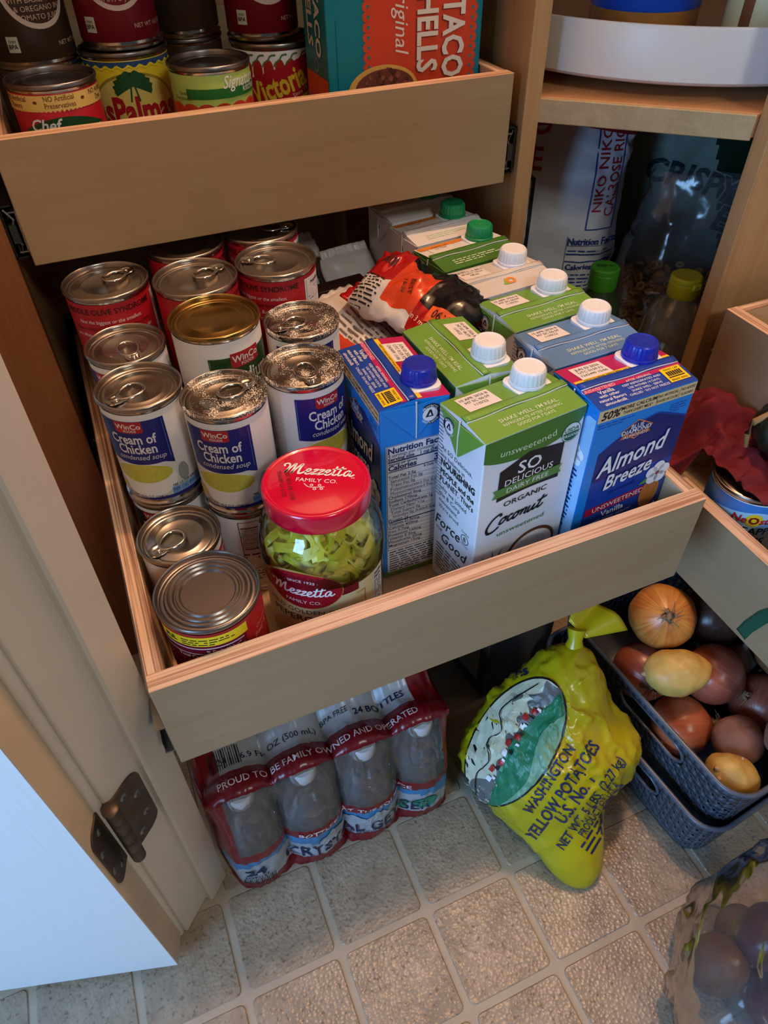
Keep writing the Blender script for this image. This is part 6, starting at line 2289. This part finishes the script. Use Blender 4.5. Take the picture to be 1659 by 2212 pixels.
m.stroke(bs0, [(u - .070, v + .004), (u - .05, v + .014), (u - .03, v + .010), (u - .012, v + .022), (u + .004, v + .016), (u + .02, v + .028), (u + .045, v + .020), (u + .066, v + .010)], .0012, OK_, .0038, 8)
m.obj('bag_print', bo, 0)

# ------------------------------------------------------------------ two stacked grey baskets
BGREY = pm('dark_grey_basket_plastic', (74, 80, 92), .34, 0, .5)
BRIM = pm('dark_grey_basket_rim', (92, 98, 108), .30, 0, .5)


def basket(label, loc, rotd, W, L, H):
    """origin at the front-left rim corner projected down; x across, y along; walls pierced by slanted slots"""
    t = thing('storage_basket', label, 'basket', loc, math.radians(rotd), 'stacked grey plastic baskets')
    cx, cy = W / 2, L / 2
    rc = .030

    def ring_pt(q, z):
        """q in 0..1 round the wall"""
        k = .90 + .10 * (z / H)
        w, l, r = W * k, L * (1 - (1 - k) * W / L), rc * (.8 + .2 * z / H)
        segs = [(l - 2 * r), PI / 2 * r, (w - 2 * r), PI / 2 * r] * 2
        tot = sum(segs)
        d = (q % 1.0) * tot
        x, y = -w / 2, -l / 2 + r
        # left side going back first
        dirs = [(0, 1), (1, 0), (0, -1), (-1, 0)]
        for i in range(4):
            dx, dy = dirs[i]
            s_ = segs[2 * i]
            if d <= s_:
                return Vector((cx + x + dx * d, cy + y + dy * d, z))
            d -= s_
            x += dx * s_; y += dy * s_
            nx, ny = dirs[(i + 1) % 4]
            a = segs[2 * i + 1]
            c_x, c_y = x + nx * r, y + ny * r
            if d <= a:
                an = d / r
                vx, vy = -nx, -ny
                px_ = c_x + r * (vx * math.cos(an) + dx * math.sin(an))
                py_ = c_y + r * (vy * math.cos(an) + dy * math.sin(an))
                return Vector((cx + px_, cy + py_, z))
            d -= a
            x = c_x + r * dx; y = c_y + r * dy
        return Vector((cx + x, cy + y, z))

    NC, NR = 96, 8
    z0, z1 = .010, H - .008
    m = MB()
    left_len = (L - 2 * rc) / (2 * (W + L) - 8 * rc + 2 * PI * rc)

    for i in range(NC):
        for j in range(NR):
            q0, q1 = i / NC, (i + 1) / NC
            a0, a1 = z0 + (z1 - z0) * j / NR, z0 + (z1 - z0) * (j + 1) / NR
            qm = (q0 + q1) / 2
            in_handle = abs(qm - left_len * .40) < left_len * .22 and j in (4, 5, 6)
            if in_handle:
                continue
            C4 = [ring_pt(q0, a0), ring_pt(q1, a0), ring_pt(q1, a1), ring_pt(q0, a1)]
            if j == NR - 1 or (i + j) % 2:
                m.add(C4, [(3, 2, 1, 0)], BGREY)
            else:
                g = lambda a, b: ring_pt(q0 + (q1 - q0) * a, a0 + (a1 - a0) * b)
                I = [g(.22, .16), g(.52, .10), g(.78, .84), g(.48, .90)]
                m.add(C4 + I, [(4, 5, 1, 0), (5, 6, 2, 1), (6, 7, 3, 2), (7, 4, 0, 3)], BGREY)
    m.obj('wall', t, 60, mods=[('SOLIDIFY', dict(thickness=.0020, offset=0))])
    m = MB()
    n = 120
    m.tube([ring_pt(i / n, H - .004) for i in range(n)], .0028, BRIM, 8, closed=True, flat=1.1)
    m.obj('rim', t, 60)
    m = MB()
    m.tube([ring_pt(left_len * (.40 + .225 * math.cos(2 * PI * k / 36)), z0 + (z1 - z0) * (5.5 / NR + 1.55 / NR * max(-1, min(1, 1.6 * math.sin(2 * PI * k / 36))))) for k in range(36)], .0020, BRIM, 6, closed=True)
    m.obj('handle_edge', t, 60)
    m = MB()
    bt = [ring_pt(i / 60, .0012) for i in range(60)]
    m.add(bt, [tuple(range(59, -1, -1))], BGREY)
    m.add([ring_pt(i / 60, .0012) for i in range(60)] + [ring_pt(i / 60, .012) for i in range(60)], [(i, 60 + i, 60 + (i + 1) % 60, (i + 1) % 60) for i in range(60)], BGREY)
    m.obj('base', t, 40, mods=[('SOLIDIFY', dict(thickness=.0016, offset=0))])
    return t


basket('dark grey pierced plastic basket on the floor, under the onion basket', (.4715, -.1680, 0), 6, .190, .290, .088)
basket('dark grey pierced plastic basket full of onions and potatoes', (.4830, -.1660, .062), 5, .188, .285, .094)


# ------------------------------------------------------------------ onions and potatoes
def onion_mat(name, c1, c2, c3, rough=.3):
    m = bpy.data.materials.new(name)
    m.use_nodes = True
    nt, N, L, b = nodes(m)
    b.inputs['Roughness'].default_value = rough
    tc = N.new('ShaderNodeTexCoord')
    sep = N.new('ShaderNodeSeparateXYZ')
    L.new(tc.outputs['Object'], sep.inputs[0])
    at = N.new('ShaderNodeMath'); at.operation = 'ARCTAN2'
    L.new(sep.outputs['Y'], at.inputs[0]); L.new(sep.outputs['X'], at.inputs[1])
    cb_ = N.new('ShaderNodeCombineXYZ')
    mu = N.new('ShaderNodeMath'); mu.operation = 'MULTIPLY'; mu.inputs[1].default_value = 9.0
    mz = N.new('ShaderNodeMath'); mz.operation = 'MULTIPLY'; mz.inputs[1].default_value = 8.0
    L.new(at.outputs[0], mu.inputs[0]); L.new(sep.outputs['Z'], mz.inputs[0])
    L.new(mu.outputs[0], cb_.inputs['X']); L.new(mz.outputs[0], cb_.inputs['Y'])
    n1 = N.new('ShaderNodeTexNoise'); n1.inputs['Scale'].default_value = 1.0; n1.inputs['Detail'].default_value = 4
    L.new(cb_.outputs[0], n1.inputs['Vector'])
    n2 = N.new('ShaderNodeTexNoise'); n2.inputs['Scale'].default_value = 30
    L.new(tc.outputs['Object'], n2.inputs['Vector'])
    ad = N.new('ShaderNodeMath'); ad.operation = 'MULTIPLY_ADD'; ad.inputs[1].default_value = .5
    L.new(n1.outputs['Fac'], ad.inputs[0])
    h = N.new('ShaderNodeMath'); h.operation = 'MULTIPLY'; h.inputs[1].default_value = .5
    L.new(n2.outputs['Fac'], h.inputs[0]); L.new(h.outputs[0], ad.inputs[2])
    r = N.new('ShaderNodeValToRGB')
    r.color_ramp.elements[0].position = .32; r.color_ramp.elements[0].color = lin(c2)
    r.color_ramp.elements[1].position = .66; r.color_ramp.elements[1].color = lin(c1)
    L.new(ad.outputs[0], r.inputs[0])
    L.new(r.outputs[0], b.inputs['Base Color'])
    bp = N.new('ShaderNodeBump'); bp.inputs['Strength'].default_value = .12; bp.inputs['Distance'].default_value = .002
    L.new(n1.outputs['Fac'], bp.inputs['Height']); L.new(bp.outputs[0], b.inputs['Normal'])
    return m


ON_Y = onion_mat('yellow_onion_skin', (226, 160, 78), (176, 84, 30), 0)
ON_D = onion_mat('dark_onion_skin', (96, 66, 52), (62, 40, 34), 0)
ON_R = onion_mat('red_brown_onion_skin', (172, 98, 74), (126, 60, 46), 0)
ON_O = onion_mat('orange_onion_skin', (190, 106, 72), (152, 76, 50), 0)
DRY = pm('dry_onion_neck', (132, 100, 70), .8, bump=.5, bscale=150, vary=.3, vscale=80)
PG_ = 'onions and potatoes in the upper basket'


def onion(label, loc, r, mat, tilt, az):
    axis = Vector((math.sin(math.radians(tilt)) * math.cos(math.radians(az)), math.sin(math.radians(tilt)) * math.sin(math.radians(az)), math.cos(math.radians(tilt))))
    t = thing('onion', label, 'onion', loc, 0, PG_, rot=axis.to_track_quat('Z', 'Y').to_euler())
    prof = []
    for i in range(25):
        a = PI * i / 24
        rr = math.sin(a) ** .92 * r
        z = -math.cos(a) * r * .93
        if a > 2.5:
            z += (a - 2.5) ** 2 * r * .28
        prof.append((max(0, rr) if 0 < i < 24 else 0, z))
    m = MB(); m.lathe(prof, mat, 40, fr=lambda q, z, a: q * (1 + .012 * math.sin(5 * a + loc[0] * 90) + .008 * math.sin(11 * a)))
    m.obj('bulb', t, 70)
    m = MB()
    rg = random.Random(int(loc[0] * 1e4))
    zt_ = prof[-1][1]
    m.lathe([(r * .20, zt_ - r * .06), (r * .15, zt_ + r * .01), (r * .10, zt_ + r * .06), (0, zt_ + r * .07)], DRY, 14, fr=lambda q, z, a: q * (1 + .25 * math.sin(4 * a)))
    for k in range(9):
        a = rg.uniform(0, 6.28); l = r * rg.uniform(.26, .50)
        m.tube([(r * .10 * math.cos(a), r * .10 * math.sin(a), zt_), (r * .14 * math.cos(a), r * .14 * math.sin(a), zt_ + l * .4), (l * math.cos(a + .4), l * math.sin(a + .4), zt_ + l * .25)], [r * .05, r * .035, r * .01], DRY, 5)
    m.obj('dry_neck', t, 60)
    return t


def potato(label, loc, rad, mat, rot, seed, sprouts=()):
    t = thing('potato', label, 'potato', loc, 0, PG_, rot=tuple(math.radians(a) for a in rot))
    m = MB()
    def fn(s, q):
        a, b = -2 * PI * s, PI * (1 - q)
        d = Vector((math.cos(a) * math.sin(b), math.sin(a) * math.sin(b), math.cos(b)))
        p = Vector((d.x * rad[0], d.y * rad[1], d.z * rad[2]))
        return p + d * (.0022 * fbm(p, 28, seed) + .0012 * fbm(p, 70, seed + 2))
    m.sheet(fn, 40, 24, mat, wrap_u=True)
    m.f = [tuple(reversed(f)) for f in m.f]
    m.obj('tuber', t, 70)
    for (a, b, sz) in sprouts:
        a, b = math.radians(a), math.radians(b)
        d = Vector((math.cos(a) * math.sin(b), math.sin(a) * math.sin(b), math.cos(b)))
        p = Vector((d.x * rad[0], d.y * rad[1], d.z * rad[2]))
        m = MB(); m.lathe([(0, -sz * .3), (sz, 0), (sz * .75, sz * .6), (sz * .3, sz * 1.1), (0, sz * 1.2)], pm('potato_sprout', (190, 150, 110), .6), 10, M=Matrix.Translation(p) @ d.to_track_quat('Z', 'Y').to_matrix().to_4x4())
        m.obj('sprout', t, 60)
    return t


PO_Y = pm('yellow_potato_skin', (204, 164, 86), .45, bump=.2, bscale=120, vary=.12, vscale=70)
PO_R = pm('russet_potato_skin', (132, 92, 76), .75, bump=.3, bscale=120, vary=.2, vscale=40)
onion('big golden onion with its dry neck turned up, on top of the basket', (.5381, .0356, .1895), .0375, ON_Y, 38, 230)
onion('dark brown onion behind the big golden one', (.6098, .0247, .1655), .0385, ON_D, 60, 60)
onion('red-brown onion wedged at the basket side by the potato bag', (.5095, .0112, .1271), .0350, ON_R, 60, 250)
onion('brown onion with papery neck under the pineapple tray', (.6486, -.0513, .1699), .0330, onion_mat('brown_onion_skin', (150, 104, 62), (112, 72, 40), 0), 50, 200)
onion('orange-red onion showing through the basket handle slot', (.5176, -.0549, .1046), .0350, ON_O, 75, 330)
onion('red-brown onion tucked behind the smooth yellow potato', (.5678, -.0337, .1489), .0350, ON_R, 100, 300)
onion('reddish brown onion beside the russet potatoes', (.6146, -.0751, .1144), .0360, ON_R, 95, 30)
potato('smooth yellow potato lying across the onions', (.5124, -.0265, .1765), (.0350, .0265, .0250), PO_Y, (10, -8, -22), 3, ((178, 85, .0035),))
potato('round russet potato behind the sprouting yellow one', (.5517, -.1023, .1245), (.0290, .0265, .0250), PO_R, (0, 0, 30), 5)
potato('oblong russet potato at the front end of the basket', (.5945, -.1244, .1484), (.0360, .0240, .0250), PO_R, (0, 10, 10), 7)
potato('yellow potato with small sprouts at the front corner of the basket', (.5130, -.1328, .1306), (.0270, .0225, .0230), PO_Y, (0, 10, -55), 8, ((-150, 60, .0035), (-125, 70, .0028), (100, 30, .002)))
g = thing('garlic_bulb', 'pale papery garlic bulb beside the papery-necked onion', 'garlic', (.6196, -.0240, .1362), 0, PG_)
m = MB(); m.lathe([(0, -.018), (.012, -.017), (.019, -.008), (.018, .004), (.009, .014), (.004, .022), (.003, .032), (0, .033)], pm('garlic_skin', (150, 136, 128), .5, bump=.2, bscale=80), 28, fr=lambda q, z, a: q * (1 + .07 * math.cos(7 * a)))
m.obj('bulb', g, 60)

# ------------------------------------------------------------------ zip bag in the right-hand foreground
zb = thing('zip_bag', 'clear plastic zip bag holding dark purple and brown vegetables', 'bag', (.432, -.282, 0))
ZF = film('clear_zip_bag_film', (0.88, 0.87, 0.87), .03, .20, haze=.05, bump=.5, bscale=16, ior=1.22, gcol=.6)
zm = MB()


def zip_fn(s, t):
    a = 2 * PI * (1 - s)
    z = .245 * t
    top = max(0, (t - .55) / .45)
    b = min(1, t / .12) ** .5
    rx = .088 * (.80 + .20 * b) * (1 - .05 * top)
    ry = .070 * (.80 + .20 * b) * (1 - .90 * top)
    c, q = math.cos(a), math.sin(a)
    x = rx * math.copysign(abs(c) ** .8, c); y = ry * math.copysign(abs(q) ** .8, q)
    p = Vector((x, y, z))
    n = Vector((x, y, 0)).normalized()
    p = p + n * (.007 * fbm(p, 14, 21) + .008 * (.35 + top) * (abs(fbm(p, 24, 23)) - .15) + .006 * max(0, 1 - 5 * abs(fbm(Vector((p.x, p.y, p.z * .4)), 20, 29))))
    p.x += .030 * top
    th = math.radians(40)
    return Vector((p.x * math.cos(th) - p.y * math.sin(th), p.x * math.sin(th) + p.y * math.cos(th), max(.001, p.z - .05 * top * s * (1 - s))))


zm.sheet(zip_fn, 80, 60, ZF, wrap_u=True)
zm.add([zip_fn(i / 80, 0) for i in range(80)], [tuple(range(80))], ZF)
zo = zm.obj('bag_film', zb, 80)
m = MB()
ZS = film('zip_strip_plastic', (0.85, 0.85, 0.88), .12, .12, haze=.30, hazecol=(.75, .75, .8))
for tq in (.88, .905, .93):
    m.tube([zip_fn(.0 + i / 40 * .5, tq) for i in range(41)], .0012, ZS, 6)
zs_ = m.obj('zip_strip', zo, 60)
PUR = pm('purple_onion_skin', (64, 24, 42), .3, vary=.25, vscale=40)
BRN = pm('brown_yam_skin', (98, 68, 48), .6, bump=.3, bscale=90, vary=.2, vscale=40)
BLK = pm('dark_plastic_tub', (34, 30, 32), .35)
ZG = 'vegetables in the zip bag'


def lump(name, label, loc, rad, mat, rot, seed):
    t = thing(name, label, 'vegetable', loc, 0, ZG, rot=tuple(math.radians(a) for a in rot))
    m = MB()
    def fn(s, q):
        a, b = -2 * PI * s, PI * (1 - q)
        d = Vector((math.cos(a) * math.sin(b), math.sin(a) * math.sin(b), math.cos(b)))
        p = Vector((d.x * rad[0], d.y * rad[1], d.z * rad[2]))
        return p + d * (.003 * fbm(p, 26, seed))
    m.sheet(fn, 36, 22, mat, wrap_u=True)
    m.f = [tuple(reversed(f)) for f in m.f]
    m.obj('flesh', t, 70)
    m = MB(); m.lathe([(.005, -.002), (.004, .002), (.002, .006), (0, .007)], DRY, 10, c=(0, 0, rad[2] - .001)); m.obj('stem_end', t, 50)


lump('purple_onion', 'glossy dark purple onion low in the zip bag', (.4526, -.3065, .0380), (.034, .034, .034), PUR, (30, 40, 0), 31)
lump('purple_onion', 'smaller dark purple onion high in the zip bag', (.4560, -.2640, .0960), (.031, .031, .030), PUR, (-40, 20, 0), 32)
lump('yam', 'brown yam standing at the side of the zip bag', (.4110, -.2570, .0520), (.026, .026, .044), BRN, (10, 0, 0), 33)
lump('yam', 'brown yam lying at the bottom of the zip bag', (.4640, -.2450, .0330), (.028, .025, .026), BRN, (0, 20, 40), 34)
